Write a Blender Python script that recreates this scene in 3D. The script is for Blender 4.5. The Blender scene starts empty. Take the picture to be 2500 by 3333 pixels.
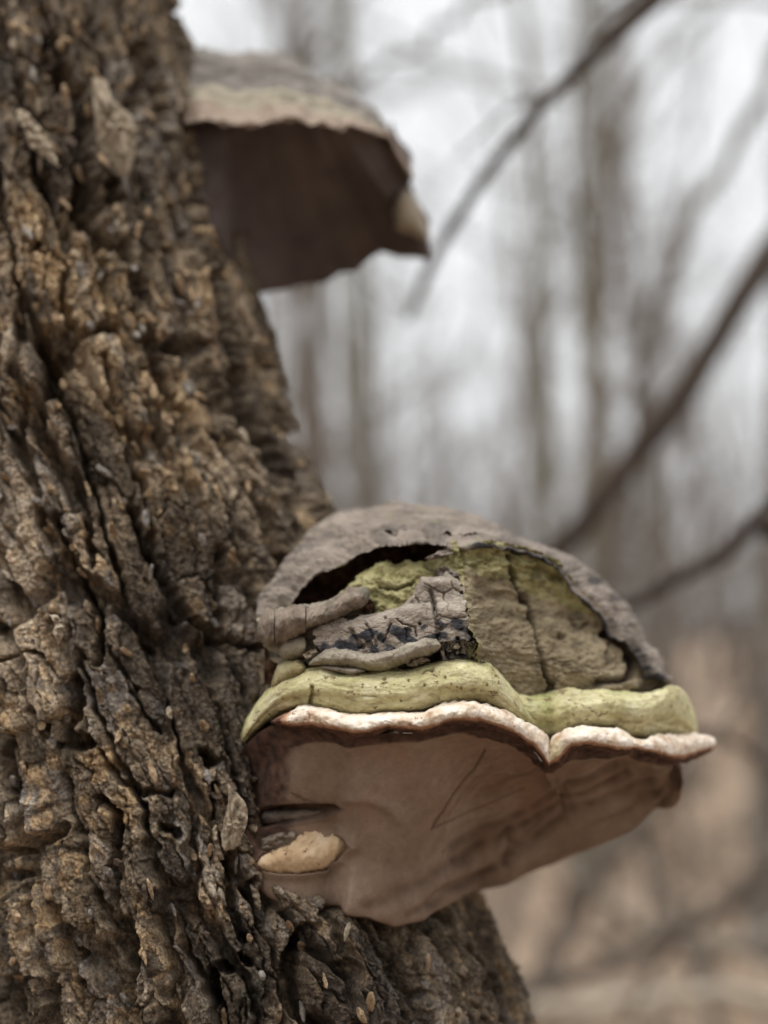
import bpy, math, random
import numpy as np

# ------------------------------------------------------------------ camera, sky, sun, exposure
sc = bpy.context.scene
PITCH = math.radians(17.0)
CAM = np.array([0.0, 0.0, 1.15])
KPX = 0.5 / 2500.0                      # photo pixel (2500 wide) -> tangent
FOCUS = 0.669
cam_d = bpy.data.cameras.new('camera')
cam = bpy.data.objects.new('camera', cam_d)
sc.collection.objects.link(cam)
cam.location = CAM.tolist()
cam.rotation_euler = (math.pi / 2 + PITCH, 0, 0)
cam_d.sensor_fit = 'HORIZONTAL'
cam_d.sensor_width = 36.0
cam_d.lens = 72.0
cam_d.clip_start = 0.01
cam_d.clip_end = 800.0
cam_d.dof.use_dof = True
cam_d.dof.focus_distance = FOCUS
cam_d.dof.aperture_fstop = 4.1
cam_d.dof.aperture_blades = 0
sc.camera = cam

SUN_EL, SUN_AZ = math.radians(64), math.radians(205)      # overcast: broad soft light from above, behind the camera
world = bpy.data.worlds.new('World')
sc.world = world
world.use_nodes = True
wn = world.node_tree
for n in list(wn.nodes):
    wn.nodes.remove(n)
w_out = wn.nodes.new('ShaderNodeOutputWorld')
w_bg = wn.nodes.new('ShaderNodeBackground')
w_sky = wn.nodes.new('ShaderNodeTexSky')
w_sky.sky_type = 'NISHITA'
w_sky.sun_disc = False
w_sky.sun_elevation = SUN_EL
w_sky.sun_rotation = SUN_AZ
w_sky.air_density = 1.0
w_sky.dust_density = 6.0
w_sky.ozone_density = 1.0
w_hs = wn.nodes.new('ShaderNodeHueSaturation')
w_hs.inputs['Saturation'].default_value = 0.12
w_mix = wn.nodes.new('ShaderNodeMix')
w_mix.data_type = 'RGBA'
w_mix.inputs[0].default_value = 0.75                      # a closed cloud sheet over the clear sky
w_mix.inputs[7].default_value = (8.0, 8.15, 8.3, 1)
wn.links.new(w_sky.outputs[0], w_hs.inputs['Color'])
wn.links.new(w_hs.outputs[0], w_mix.inputs[6])
wn.links.new(w_mix.outputs[2], w_bg.inputs['Color'])
w_bg.inputs['Strength'].default_value = 0.085
wn.links.new(w_bg.outputs[0], w_out.inputs[0])

sun_d = bpy.data.lights.new('sun', 'SUN')
sun_d.energy = 1.5
sun_d.angle = math.radians(44)
sun_d.color = (1.0, 0.96, 0.9)
sun = bpy.data.objects.new('sun', sun_d)
sc.collection.objects.link(sun)
sun.rotation_euler = (math.pi / 2 - SUN_EL, 0, math.pi - SUN_AZ)
sc.view_settings.view_transform = 'Standard'
sc.view_settings.look = 'None'
sc.view_settings.gamma = 1.0
sc.view_settings.exposure = 0.80
sc.view_settings.use_curve_mapping = False
sc.render.engine = 'CYCLES'
sc.cycles.use_denoising = True
sc.cycles.max_bounces = 6
sc.cycles.diffuse_bounces = 4

# ------------------------------------------------------------------ helpers: space, noise, meshes
RIGHT = np.array([1.0, 0, 0])
FWD = np.array([0, math.cos(PITCH), math.sin(PITCH)])
UP = np.array([0, -math.sin(PITCH), math.cos(PITCH)])


def P(px, py, d):
    """a point of the place: where the ray of photo pixel (px, py) is d metres deep"""
    px, py, d = np.broadcast_arrays(np.asarray(px, float), np.asarray(py, float), np.asarray(d, float))
    x = (px - 1250.0) * KPX * d
    y = (1666.5 - py) * KPX * d
    return CAM + x[..., None] * RIGHT + y[..., None] * UP + d[..., None] * FWD


def project(v):
    q = v - CAM
    d = q @ FWD
    d = np.where(np.abs(d) < 1e-6, 1e-6, d)
    return 1250 + (q @ RIGHT) / d / KPX, 1666.5 - (q @ UP) / d / KPX, d


_rs = np.random.RandomState(11)
PERM = np.concatenate([_rs.permutation(512)] * 2).astype(np.int32)
GANG = _rs.rand(512) * 2 * np.pi
GX, GY = np.cos(GANG).astype(np.float32), np.sin(GANG).astype(np.float32)
RND = _rs.rand(512, 4).astype(np.float32)


def perlin(x, y, seed=0):
    x = np.asarray(x, np.float32) + seed * 17.31
    y = np.asarray(y, np.float32) - seed * 9.77
    xi = np.floor(x).astype(np.int32)
    yi = np.floor(y).astype(np.int32)
    xf, yf = x - xi, y - yi
    u = xf * xf * xf * (xf * (xf * 6 - 15) + 10)
    v = yf * yf * yf * (yf * (yf * 6 - 15) + 10)

    def g(ix, iy, dx, dy):
        h = PERM[(PERM[ix & 511] + iy) & 511]
        return GX[h] * dx + GY[h] * dy
    a = g(xi, yi, xf, yf)
    b = g(xi + 1, yi, xf - 1, yf)
    c = g(xi, yi + 1, xf, yf - 1)
    d = g(xi + 1, yi + 1, xf - 1, yf - 1)
    return 1.5 * ((a + u * (b - a)) * (1 - v) + (c + u * (d - c)) * v)


def fbm(x, y, octv=4, seed=0, gain=0.5):
    s, a, f = 0.0, 1.0, 1.0
    for i in range(octv):
        s = s + a * perlin(x * f, y * f, seed + i * 3)
        a *= gain
        f *= 2.03
    return s


def ridged(x, y, octv=3, seed=0):
    s, a, f = 0.0, 1.0, 1.0
    for i in range(octv):
        s = s + a * (1 - 2 * np.abs(perlin(x * f, y * f, seed + i * 5)))
        a *= 0.5
        f *= 2.1
    return s


WOFF = [None, None]


def worley(x, y, seed=0, jit=0.95):
    x = np.asarray(x, np.float32) + seed * 5.37
    y = np.asarray(y, np.float32) + seed * 3.91
    xi = np.floor(x).astype(np.int32)
    yi = np.floor(y).astype(np.int32)
    f1 = np.full(x.shape, 9.0, np.float32)
    f2 = f1.copy()
    idn = np.zeros(x.shape, np.int32)
    ox = np.zeros(x.shape, np.float32)
    oy = ox.copy()
    for dx in (-1, 0, 1):
        for dy in (-1, 0, 1):
            cx, cy = xi + dx, yi + dy
            h = PERM[(PERM[cx & 511] + cy) & 511]
            qx = cx + 0.5 + (RND[h, 0] - 0.5) * jit - x
            qy = cy + 0.5 + (RND[h, 1] - 0.5) * jit - y
            dd = np.sqrt(qx * qx + qy * qy)
            near = dd < f1
            f2 = np.where(near, f1, np.minimum(f2, dd))
            idn = np.where(near, h, idn)
            ox = np.where(near, qx, ox)
            oy = np.where(near, qy, oy)
            f1 = np.where(near, dd, f1)
    WOFF[0], WOFF[1] = ox, oy
    return f1, f2, idn


def sstep(a, b, x):
    t = np.clip((x - a) / (b - a), 0, 1)
    return t * t * (3 - 2 * t)


def seg_dist(px, py, poly):
    """distance in photo pixels to a polyline"""
    best = np.full(np.shape(px), 1e9)
    for (x0, y0), (x1, y1) in zip(poly[:-1], poly[1:]):
        vx, vy = x1 - x0, y1 - y0
        t = np.clip(((px - x0) * vx + (py - y0) * vy) / (vx * vx + vy * vy + 1e-9), 0, 1)
        best = np.minimum(best, np.hypot(px - x0 - t * vx, py - y0 - t * vy))
    return best


def inside(px, py, poly):
    ok = np.zeros(np.shape(px), bool)
    n = len(poly)
    for i in range(n):
        x0, y0 = poly[i]
        x1, y1 = poly[(i + 1) % n]
        c = ((y0 > py) != (y1 > py)) & (px < (x1 - x0) * (py - y0) / (y1 - y0 + 1e-12) + x0)
        ok ^= c
    return ok


def build(name, verts, faces, mat, parent=None, attrs=None, smooth=True):
    """faces: (n,4) or (n,3) int array; verts in world space"""
    verts = np.asarray(verts, np.float64).reshape(-1, 3)
    if parent is not None:
        verts = verts - ORIGIN[parent.name]
    me = bpy.data.meshes.new(name)
    faces = np.asarray(faces, np.int32)
    k = faces.shape[1]
    me.vertices.add(len(verts))
    me.vertices.foreach_set('co', verts.astype(np.float32).ravel())
    me.loops.add(faces.size)
    me.loops.foreach_set('vertex_index', faces.ravel())
    me.polygons.add(len(faces))
    me.polygons.foreach_set('loop_start', np.arange(0, faces.size, k, dtype=np.int32))
    me.update(calc_edges=True)
    me.polygons.foreach_set('use_smooth', np.full(len(faces), smooth, bool))
    for an, av in (attrs or {}).items():
        av = np.asarray(av, np.float32)
        if av.ndim >= 2 and av.shape[-1] == 4:
            a = me.attributes.new(an, 'FLOAT_COLOR', 'POINT')
            a.data.foreach_set('color', av.ravel())
        else:
            a = me.attributes.new(an, 'FLOAT', 'POINT')
            a.data.foreach_set('value', av.ravel())
    me.materials.append(mat)
    ob = bpy.data.objects.new(name, me)
    sc.collection.objects.link(ob)
    if parent is not None:
        root = parent
        ob.parent = root
    return ob


ORIGIN = {}


def thing(name, loc, label, cat, group=None):
    o = bpy.data.objects.new(name, None)
    sc.collection.objects.link(o)
    o.empty_display_size = 0.05
    o.location = [float(c) for c in loc]
    ORIGIN[o.name] = np.array(o.location)
    o['label'] = label
    o['category'] = cat
    if group:
        o['group'] = group
    return o


def subparent(ob, parent):
    """register ob (a mesh part built in its thing's space) as a parent of sub-parts"""
    ORIGIN[ob.name] = ORIGIN[parent.name]
    return ob


def gridfaces(nv, nu, wrap_u=False, wrap_v=False):
    i, j = np.meshgrid(np.arange(nv if wrap_v else nv - 1), np.arange(nu if wrap_u else nu - 1), indexing='ij')
    i2, j2 = (i + 1) % nv, (j + 1) % nu
    return np.stack([i * nu + j, i * nu + j2, i2 * nu + j2, i2 * nu + j], -1).reshape(-1, 4)


def gnormals(V, wrap_u=False):
    if wrap_u:
        du = np.roll(V, -1, 1) - np.roll(V, 1, 1)
    else:
        du = np.gradient(V, axis=1)
    dv = np.gradient(V, axis=0)
    n = np.cross(du, dv)
    return n / (np.linalg.norm(n, axis=-1, keepdims=True) + 1e-12)


def smooth1(a, k):
    if k < 1:
        return a
    for _ in range(k):
        b = a.copy()
        b[1:-1] = 0.25 * a[:-2] + 0.5 * a[1:-1] + 0.25 * a[2:]
        a = b
    return a


def curve(pts, n, k=2):
    """resample a polyline evenly along its length and round it a little"""
    pts = np.asarray(pts, float)
    L = np.concatenate([[0], np.cumsum(np.hypot(np.diff(pts[:, 0]), np.diff(pts[:, 1])))])
    t = np.linspace(0, L[-1], n)
    out = np.stack([np.interp(t, L, pts[:, i]) for i in range(pts.shape[1])], -1)
    return smooth1(out, k)


def curve_x(pts, xs, k=0):
    pts = np.asarray(pts, float)
    return np.stack([xs] + [smooth1(np.interp(xs, pts[:, 0], pts[:, i]), k) for i in range(1, pts.shape[1])], -1)


def rows_interp(R, nv, ts=None):
    """Catmull-Rom across a stack of rows R (m, nu, 3)"""
    R = np.asarray(R)
    m = len(R)
    ts = np.linspace(0, 1, m) if ts is None else np.asarray(ts, float)
    t = np.linspace(0, 1, nv)
    out = []
    for q in t:
        i = min(max(np.searchsorted(ts, q, side='right') - 1, 0), m - 2)
        f = (q - ts[i]) / (ts[i + 1] - ts[i])
        p1, p2 = R[i], R[i + 1]
        m1 = (R[i + 1] - R[i - 1]) / (ts[i + 1] - ts[i - 1]) * (ts[i + 1] - ts[i]) if i > 0 else p2 - p1
        m2 = (R[i + 2] - R[i]) / (ts[i + 2] - ts[i]) * (ts[i + 1] - ts[i]) if i < m - 2 else p2 - p1
        f2, f3 = f * f, f * f * f
        out.append((2 * f3 - 3 * f2 + 1) * p1 + (f3 - 2 * f2 + f) * m1 + (-2 * f3 + 3 * f2) * p2 + (f3 - f2) * m2)
    return np.array(out)


# ------------------------------------------------------------------ materials
class NT:
    def __init__(self, name, rough=0.85, spec=0.3):
        self.m = bpy.data.materials.new(name)
        self.m.use_nodes = True
        self.t = self.m.node_tree
        self.b = self.t.nodes['Principled BSDF']
        self.b.inputs['Roughness'].default_value = rough
        self.b.inputs['Specular IOR Level'].default_value = spec
        self.tc = self.t.nodes.new('ShaderNodeTexCoord')
        self.bump = None

    def link(self, a, b):
        self.t.links.new(a, b)

    def noise(self, scale, detail=4, rough=0.55, stretch=(1, 1, 1), dist=0.0):
        mp = self.t.nodes.new('ShaderNodeMapping')
        mp.inputs['Scale'].default_value = stretch
        self.link(self.tc.outputs['Object'], mp.inputs[0])
        n = self.t.nodes.new('ShaderNodeTexNoise')
        n.inputs['Scale'].default_value = scale
        n.inputs['Detail'].default_value = detail
        n.inputs['Roughness'].default_value = rough
        n.inputs['Distortion'].default_value = dist
        self.link(mp.outputs[0], n.inputs['Vector'])
        return n.outputs[0]

    def voro(self, scale, feature='DISTANCE_TO_EDGE', stretch=(1, 1, 1)):
        mp = self.t.nodes.new('ShaderNodeMapping')
        mp.inputs['Scale'].default_value = stretch
        self.link(self.tc.outputs['Object'], mp.inputs[0])
        n = self.t.nodes.new('ShaderNodeTexVoronoi')
        n.feature = feature
        n.inputs['Scale'].default_value = scale
        self.link(mp.outputs[0], n.inputs['Vector'])
        return n.outputs[0]

    def attr(self, name, out='Fac'):
        n = self.t.nodes.new('ShaderNodeAttribute')
        n.attribute_name = name
        return n.outputs[out]

    def sep(self, col):
        n = self.t.nodes.new('ShaderNodeSeparateColor')
        self.link(col, n.inputs[0])
        return n.outputs

    def ramp(self, fac, stops):
        n = self.t.nodes.new('ShaderNodeValToRGB')
        e = n.color_ramp.elements
        while len(e) < len(stops):
            e.new(0.5)
        for el, (p, c) in zip(e, stops):
            el.position = p
            el.color = (*c, 1) if len(c) == 3 else c
        self.link(fac, n.inputs[0])
        return n.outputs[0]

    def step(self, fac, a, b):
        n = self.t.nodes.new('ShaderNodeMapRange')
        n.interpolation_type = 'SMOOTHSTEP'
        n.inputs[1].default_value = a
        n.inputs[2].default_value = b
        self.link(fac, n.inputs[0])
        return n.outputs[0]

    def math(self, op, a, b=None):
        n = self.t.nodes.new('ShaderNodeMath')
        n.operation = op
        for i, v in enumerate((a, b)):
            if v is None:
                continue
            if isinstance(v, (int, float)):
                n.inputs[i].default_value = v
            else:
                self.link(v, n.inputs[i])
        return n.outputs[0]

    def mix(self, fac, a, b, mode='MIX'):
        n = self.t.nodes.new('ShaderNodeMix')
        n.data_type = 'RGBA'
        n.blend_type = mode
        if isinstance(fac, (int, float)):
            n.inputs[0].default_value = fac
        else:
            self.link(fac, n.inputs[0])
        for i, v in ((6, a), (7, b)):
            if isinstance(v, tuple):
                n.inputs[i].default_value = (*v, 1)
            else:
                self.link(v, n.inputs[i])
        return n.outputs[2]

    def add_bump(self, h, dist, strength=1.0):
        n = self.t.nodes.new('ShaderNodeBump')
        n.inputs['Distance'].default_value = dist
        n.inputs['Strength'].default_value = strength
        self.link(h, n.inputs['Height'])
        if self.bump is not None:
            self.link(self.bump, n.inputs['Normal'])
        self.bump = n.outputs[0]

    def done(self, col):
        self.link(col, self.b.inputs['Base Color'])
        if self.bump is not None:
            self.link(self.bump, self.b.inputs['Normal'])
        return self.m


def mat_bark():
    t = NT('rough_bark', 0.9, 0.25)
    tint = t.sep(t.attr('tint', 'Color'))
    base = t.ramp(t.noise(70, 9, 0.62), [(0.30, (0.042, 0.032, 0.024)), (0.45, (0.125, 0.096, 0.069)), (0.56, (0.25, 0.197, 0.142)), (0.70, (0.47, 0.385, 0.285))])
    och = t.ramp(t.noise(110, 6, 0.6), [(0.3, (0.17, 0.108, 0.062)), (0.5, (0.46, 0.325, 0.19)), (0.7, (0.68, 0.53, 0.36))])
    gry = t.ramp(t.noise(160, 7, 0.62), [(0.3, (0.09, 0.078, 0.073)), (0.5, (0.235, 0.207, 0.187)), (0.7, (0.45, 0.405, 0.355))])
    lic = t.ramp(t.noise(240, 5, 0.6), [(0.3, (0.09, 0.095, 0.065)), (0.55, (0.24, 0.25, 0.175)), (0.75, (0.40, 0.41, 0.30))])
    n1 = t.noise(130, 6, 0.6)
    f = lambda ch, lo, hi: t.step(t.math('ADD', t.math('MULTIPLY', ch, 1.0), t.math('MULTIPLY', t.math('SUBTRACT', n1, 0.5), 1.4)), lo, hi)
    c = t.mix(f(tint[1], 0.35, 0.65), base, gry)
    c = t.mix(f(tint[0], 0.35, 0.65), c, och)
    c = t.mix(f(tint[2], 0.45, 0.75), c, lic)
    c = t.mix(t.math('MULTIPLY', t.step(t.math('ADD', t.attr('pale'), t.math('MULTIPLY', t.math('SUBTRACT', n1, 0.5), 1.2)), 0.15, 0.65), 0.9), c, t.mix(0.7, c, t.ramp(t.noise(90, 6, 0.65), [(0.35, (0.40, 0.30, 0.20)), (0.5, (0.56, 0.45, 0.33)), (0.65, (0.70, 0.60, 0.48))])))
    c = t.mix(t.math('MULTIPLY', t.step(t.math('ADD', t.attr('dark_zone'), t.math('MULTIPLY', t.math('SUBTRACT', n1, 0.5), 0.8)), 0.10, 0.5), 0.92), c, t.mix(0.78, c, (0.040, 0.031, 0.025)))
    fine = t.noise(620, 5, 0.68)
    c = t.mix(0.85, c, t.ramp(fine, [(0.34, (0.13, 0.13, 0.14)), (0.5, (0.5, 0.49, 0.47)), (0.66, (0.96, 0.91, 0.82))]), 'OVERLAY')
    t.add_bump(t.noise(420, 7, 0.7), 0.0030, 0.9)
    t.add_bump(t.noise(1300, 3, 0.6), 0.0008, 0.8)
    return t.done(c)


def mat_flake():
    t = NT('pale_bark_flake', 0.85, 0.3)
    c = t.ramp(t.noise(160, 7, 0.62, (1, 1, 0.5)), [(0.3, (0.24, 0.18, 0.12)), (0.5, (0.50, 0.41, 0.30)), (0.7, (0.68, 0.59, 0.46))])
    t.add_bump(t.noise(260, 7, 0.68, (1.6, 1, 0.8)), 0.0045, 1.0)
    return t.done(c)


def mat_chip(name, a, b, c_):
    t = NT(name, 0.9, 0.2)
    c = t.ramp(t.noise(260, 7, 0.7), [(0.32, a), (0.5, b), (0.68, c_)])
    t.add_bump(t.noise(420, 6, 0.7), 0.0024, 0.9)
    return t.done(c)


def mat_crust():
    t = NT('weathered_crust', 0.8, 0.3)
    c = t.ramp(t.noise(55, 7, 0.6, (1, 1, 2.2)), [(0.28, (0.095, 0.078, 0.064)), (0.45, (0.18, 0.150, 0.125)), (0.6, (0.245, 0.205, 0.172)), (0.78, (0.33, 0.285, 0.235))])
    c = t.mix(t.step(t.noise(38, 5, 0.6), 0.58, 0.7), c, (0.20, 0.19, 0.12))
    edge = t.attr('stain')
    c = t.mix(edge, c, (0.028, 0.026, 0.028))
    t.add_bump(t.noise(260, 6, 0.6), 0.0012, 0.7)
    t.add_bump(t.voro(170), 0.0006, 0.25)
    return t.done(c)


def mat_layer():
    t = NT('cracked_old_crust', 0.82, 0.3)
    c = t.ramp(t.noise(120, 7, 0.6, (1, 1, 1.6)), [(0.28, (0.15, 0.125, 0.10)), (0.45, (0.25, 0.212, 0.175)), (0.6, (0.325, 0.283, 0.235)), (0.78, (0.41, 0.365, 0.30))])
    crack = t.step(t.voro(95, 'DISTANCE_TO_EDGE', (1, 1, 1.2)), 0.035, 0.0)
    c = t.mix(t.math('MULTIPLY', crack, 0.5), c, (0.08, 0.068, 0.055))
    st = t.step(t.math('ADD', t.attr('stain'), t.math('MULTIPLY', t.math('SUBTRACT', t.noise(170, 5), 0.5), 0.9)), 0.40, 0.62)
    c = t.mix(st, c, t.ramp(t.noise(200, 5), [(0.35, (0.018, 0.019, 0.024)), (0.6, (0.055, 0.055, 0.062)), (0.8, (0.15, 0.125, 0.09))]))
    c = t.mix(t.attr('moss'), c, t.ramp(t.noise(200, 4), [(0.3, (0.16, 0.15, 0.07)), (0.7, (0.30, 0.28, 0.17))]))
    t.add_bump(t.noise(380, 6, 0.62), 0.0014, 0.8)
    t.add_bump(t.voro(95, 'DISTANCE_TO_EDGE', (1, 1, 1.2)), 0.0008, 0.3)
    return t.done(c)


def mat_roll():
    t = NT('brown_roll', 0.8, 0.3)
    c = t.ramp(t.noise(140, 6, 0.6), [(0.3, (0.13, 0.10, 0.078)), (0.5, (0.225, 0.178, 0.138)), (0.7, (0.30, 0.25, 0.20))])
    c = t.mix(t.step(t.noise(60, 5, 0.65), 0.5, 0.68), c, (0.15, 0.14, 0.105))
    c = t.mix(t.attr('stain'), c, (0.045, 0.035, 0.032))
    t.add_bump(t.noise(400, 6, 0.68), 0.0020, 0.9)
    return t.done(c)


def mat_tissue():
    t = NT('ochre_inner_tissue', 0.92, 0.15)
    c = t.ramp(t.noise(60, 7, 0.6, (1, 1, 2.6)), [(0.28, (0.13, 0.105, 0.065)), (0.45, (0.225, 0.183, 0.118)), (0.6, (0.295, 0.245, 0.162)), (0.8, (0.38, 0.325, 0.225))])
    g = t.ramp(t.noise(170, 6, 0.62), [(0.28, (0.12, 0.105, 0.045)), (0.5, (0.285, 0.26, 0.125)), (0.72, (0.47, 0.435, 0.26))])
    m = t.step(t.math('ADD', t.attr('moss'), t.math('MULTIPLY', t.math('SUBTRACT', t.noise(90, 6), 0.5), 1.1)), 0.4, 0.65)
    c = t.mix(m, c, g)
    c = t.mix(t.attr('stain'), c, t.ramp(t.noise(150, 5), [(0.3, (0.012, 0.012, 0.013)), (0.7, (0.06, 0.035, 0.022))]))
    t.add_bump(t.noise(240, 7, 0.65), 0.0026, 0.8)
    return t.done(c)


def mat_cavity():
    t = NT('red_brown_rot', 0.95, 0.1)
    c = t.ramp(t.noise(120, 7, 0.65), [(0.3, (0.022, 0.012, 0.010)), (0.5, (0.075, 0.038, 0.024)), (0.7, (0.20, 0.13, 0.07))])
    t.add_bump(t.noise(260, 7, 0.65), 0.004, 1.0)
    return t.done(c)


def mat_band():
    t = NT('yellow_green_growth_zone', 0.72, 0.35)
    c = t.ramp(t.noise(70, 6, 0.62, (0.8, 0.8, 1.6)), [(0.30, (0.36, 0.32, 0.16)), (0.45, (0.48, 0.44, 0.24)), (0.57, (0.57, 0.53, 0.315)), (0.72, (0.67, 0.63, 0.43))])
    g = t.step(t.math('ADD', t.attr('moss'), t.math('MULTIPLY', t.math('SUBTRACT', t.noise(75, 6), 0.5), 1.3)), 0.45, 0.85)
    c = t.mix(g, c, t.ramp(t.noise(260, 4), [(0.3, (0.19, 0.19, 0.065)), (0.7, (0.43, 0.43, 0.18))]))
    sp = t.math('MULTIPLY', t.step(t.noise(400, 4, 0.6, (0.6, 0.6, 1)), 0.57, 0.62), t.step(t.noise(110, 3), 0.42, 0.58))
    mot = t.noise(240, 6, 0.7)
    c = t.mix(0.55, c, t.ramp(mot, [(0.30, (0.25, 0.27, 0.22)), (0.5, (0.5, 0.5, 0.48)), (0.7, (0.68, 0.66, 0.62))]), 'OVERLAY')
    c = t.mix(t.math('MULTIPLY', t.step(t.noise(52, 6, 0.7), 0.50, 0.66), 0.7), c, (0.30, 0.255, 0.125))
    c = t.mix(t.math('MULTIPLY', t.step(t.noise(64, 6, 0.7, (1, 1, 1.3)), 0.50, 0.68), 0.6), c, (0.62, 0.585, 0.41))
    c = t.mix(t.math('MULTIPLY', sp, 0.85), c, (0.13, 0.075, 0.035))
    c = t.mix(t.attr('stain'), c, t.ramp(t.noise(300, 4), [(0.35, (0.09, 0.06, 0.028)), (0.7, (0.25, 0.165, 0.075))]))
    t.add_bump(t.noise(360, 6, 0.7, (0.9, 0.9, 1.2)), 0.0016, 0.8)
    t.add_bump(t.noise(1200, 3), 0.0003, 0.4)
    return t.done(c)


def mat_rim():
    t = NT('white_pink_rim', 0.85, 0.2)
    c = t.ramp(t.noise(110, 6, 0.6), [(0.30, (0.36, 0.25, 0.165)), (0.42, (0.57, 0.46, 0.35)), (0.53, (0.70, 0.62, 0.525)), (0.67, (0.80, 0.75, 0.68))])
    sp = t.math('MULTIPLY', t.step(t.noise(260, 5, 0.65), 0.57, 0.61), t.step(t.noise(62, 4), 0.50, 0.60))
    c = t.mix(t.math('MULTIPLY', sp, 0.8), c, (0.24, 0.11, 0.065))
    c = t.mix(t.attr('moss'), c, (0.58, 0.55, 0.29))
    st = t.math('ADD', t.attr('stain'), t.math('MULTIPLY', t.math('SUBTRACT', t.noise(200, 5), 0.5), 0.7))
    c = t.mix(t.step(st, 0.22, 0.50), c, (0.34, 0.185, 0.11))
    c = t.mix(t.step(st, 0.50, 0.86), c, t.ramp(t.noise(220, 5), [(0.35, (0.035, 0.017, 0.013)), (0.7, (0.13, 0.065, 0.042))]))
    t.add_bump(t.noise(420, 5, 0.6), 0.0010, 0.7)
    return t.done(c)


def mat_pore():
    t = NT('pore_surface', 0.88, 0.2)
    c = t.ramp(t.noise(26, 5, 0.55), [(0.3, (0.165, 0.113, 0.080)), (0.5, (0.205, 0.147, 0.108)), (0.7, (0.25, 0.187, 0.142))])
    c = t.mix(t.step(t.noise(18, 4, 0.6, (1, 1, 1)), 0.50, 0.72), c, (0.215, 0.132, 0.092))
    c = t.mix(0.6, c, t.ramp(t.noise(190, 8, 0.78), [(0.3, (0.32, 0.31, 0.30)), (0.7, (0.68, 0.68, 0.68))]), 'OVERLAY')
    st = t.attr('stain')
    c = t.mix(t.math('MULTIPLY', st, 0.9), c, (0.065, 0.036, 0.024))
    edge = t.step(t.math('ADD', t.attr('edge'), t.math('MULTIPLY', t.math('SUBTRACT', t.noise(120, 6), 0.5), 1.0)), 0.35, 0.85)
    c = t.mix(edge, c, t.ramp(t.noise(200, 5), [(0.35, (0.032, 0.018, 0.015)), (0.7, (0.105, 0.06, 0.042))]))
    sp = t.step(t.noise(420, 3), 0.69, 0.73)
    c = t.mix(t.math('MULTIPLY', sp, 0.5), c, (0.10, 0.06, 0.04))
    t.add_bump(t.voro(1500, 'F1'), 0.0004, 0.5)
    t.add_bump(t.noise(140, 4), 0.0008, 0.3)
    return t.done(c)


def mat_young():
    t = NT('cream_young_lobe', 0.7, 0.3)
    c = t.ramp(t.noise(90, 6, 0.6), [(0.3, (0.36, 0.24, 0.135)), (0.5, (0.49, 0.355, 0.22)), (0.7, (0.60, 0.475, 0.33))])
    sp = t.math('MULTIPLY', t.step(t.noise(330, 3), 0.62, 0.67), t.step(t.noise(60, 2), 0.40, 0.55))
    c = t.mix(t.math('MULTIPLY', sp, 0.9), c, (0.14, 0.06, 0.03))
    c = t.mix(t.step(t.math('ADD', t.attr('stain'), t.math('MULTIPLY', t.math('SUBTRACT', t.noise(160, 5), 0.5), 0.6)), 0.15, 0.9), c, (0.19, 0.105, 0.055))
    t.add_bump(t.noise(300, 5), 0.001, 0.5)
    return t.done(c)


def mat_upper_crust():
    t = NT('zoned_grey_crust', 0.85, 0.25)
    z = t.sep(t.attr('zone', 'Color'))
    g = t.ramp(t.noise(60, 6), [(0.3, (0.125, 0.112, 0.10)), (0.7, (0.26, 0.238, 0.215))])
    cr = t.ramp(t.noise(90, 6), [(0.3, (0.25, 0.222, 0.165)), (0.7, (0.35, 0.315, 0.24))])
    pk = t.ramp(t.noise(90, 6), [(0.3, (0.23, 0.175, 0.135)), (0.7, (0.345, 0.275, 0.22))])
    c = t.mix(z[0], g, cr)
    c = t.mix(z[1], c, pk)
    c = t.mix(t.math('MULTIPLY', z[2], 0.8), c, (0.075, 0.06, 0.05))
    t.add_bump(t.noise(200, 6), 0.0014, 0.6)
    return t.done(c)


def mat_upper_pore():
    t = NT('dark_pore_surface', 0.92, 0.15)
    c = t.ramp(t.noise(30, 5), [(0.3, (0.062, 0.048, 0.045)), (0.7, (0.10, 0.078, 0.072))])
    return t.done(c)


def mat_wood(name, a, b, s=25):
    t = NT(name, 0.9, 0.2)
    c = t.ramp(t.noise(s, 6, 0.6, (1, 1, 0.4)), [(0.3, a), (0.7, b)])
    t.add_bump(t.noise(s * 3, 5, 0.6, (1, 1, 0.4)), 0.01, 0.6)
    return t.done(c)


def mat_ground():
    t = NT('leaf_litter_soil', 0.95, 0.1)
    c = t.ramp(t.noise(3.0, 9, 0.7), [(0.3, (0.20, 0.14, 0.10)), (0.45, (0.40, 0.295, 0.215)), (0.6, (0.52, 0.405, 0.305)), (0.8, (0.62, 0.51, 0.40))])
    c = t.mix(t.step(t.noise(0.35, 4), 0.48, 0.62), c, (0.50, 0.385, 0.30))
    t.add_bump(t.noise(14, 8, 0.7), 0.06, 1.0)
    return t.done(c)


def mat_leaf():
    t = NT('dry_fallen_leaf', 0.8, 0.3)
    c = t.ramp(t.noise(2.5, 4), [(0.3, (0.20, 0.115, 0.06)), (0.5, (0.35, 0.225, 0.13)), (0.7, (0.48, 0.35, 0.23))])
    return t.done(c)


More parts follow.
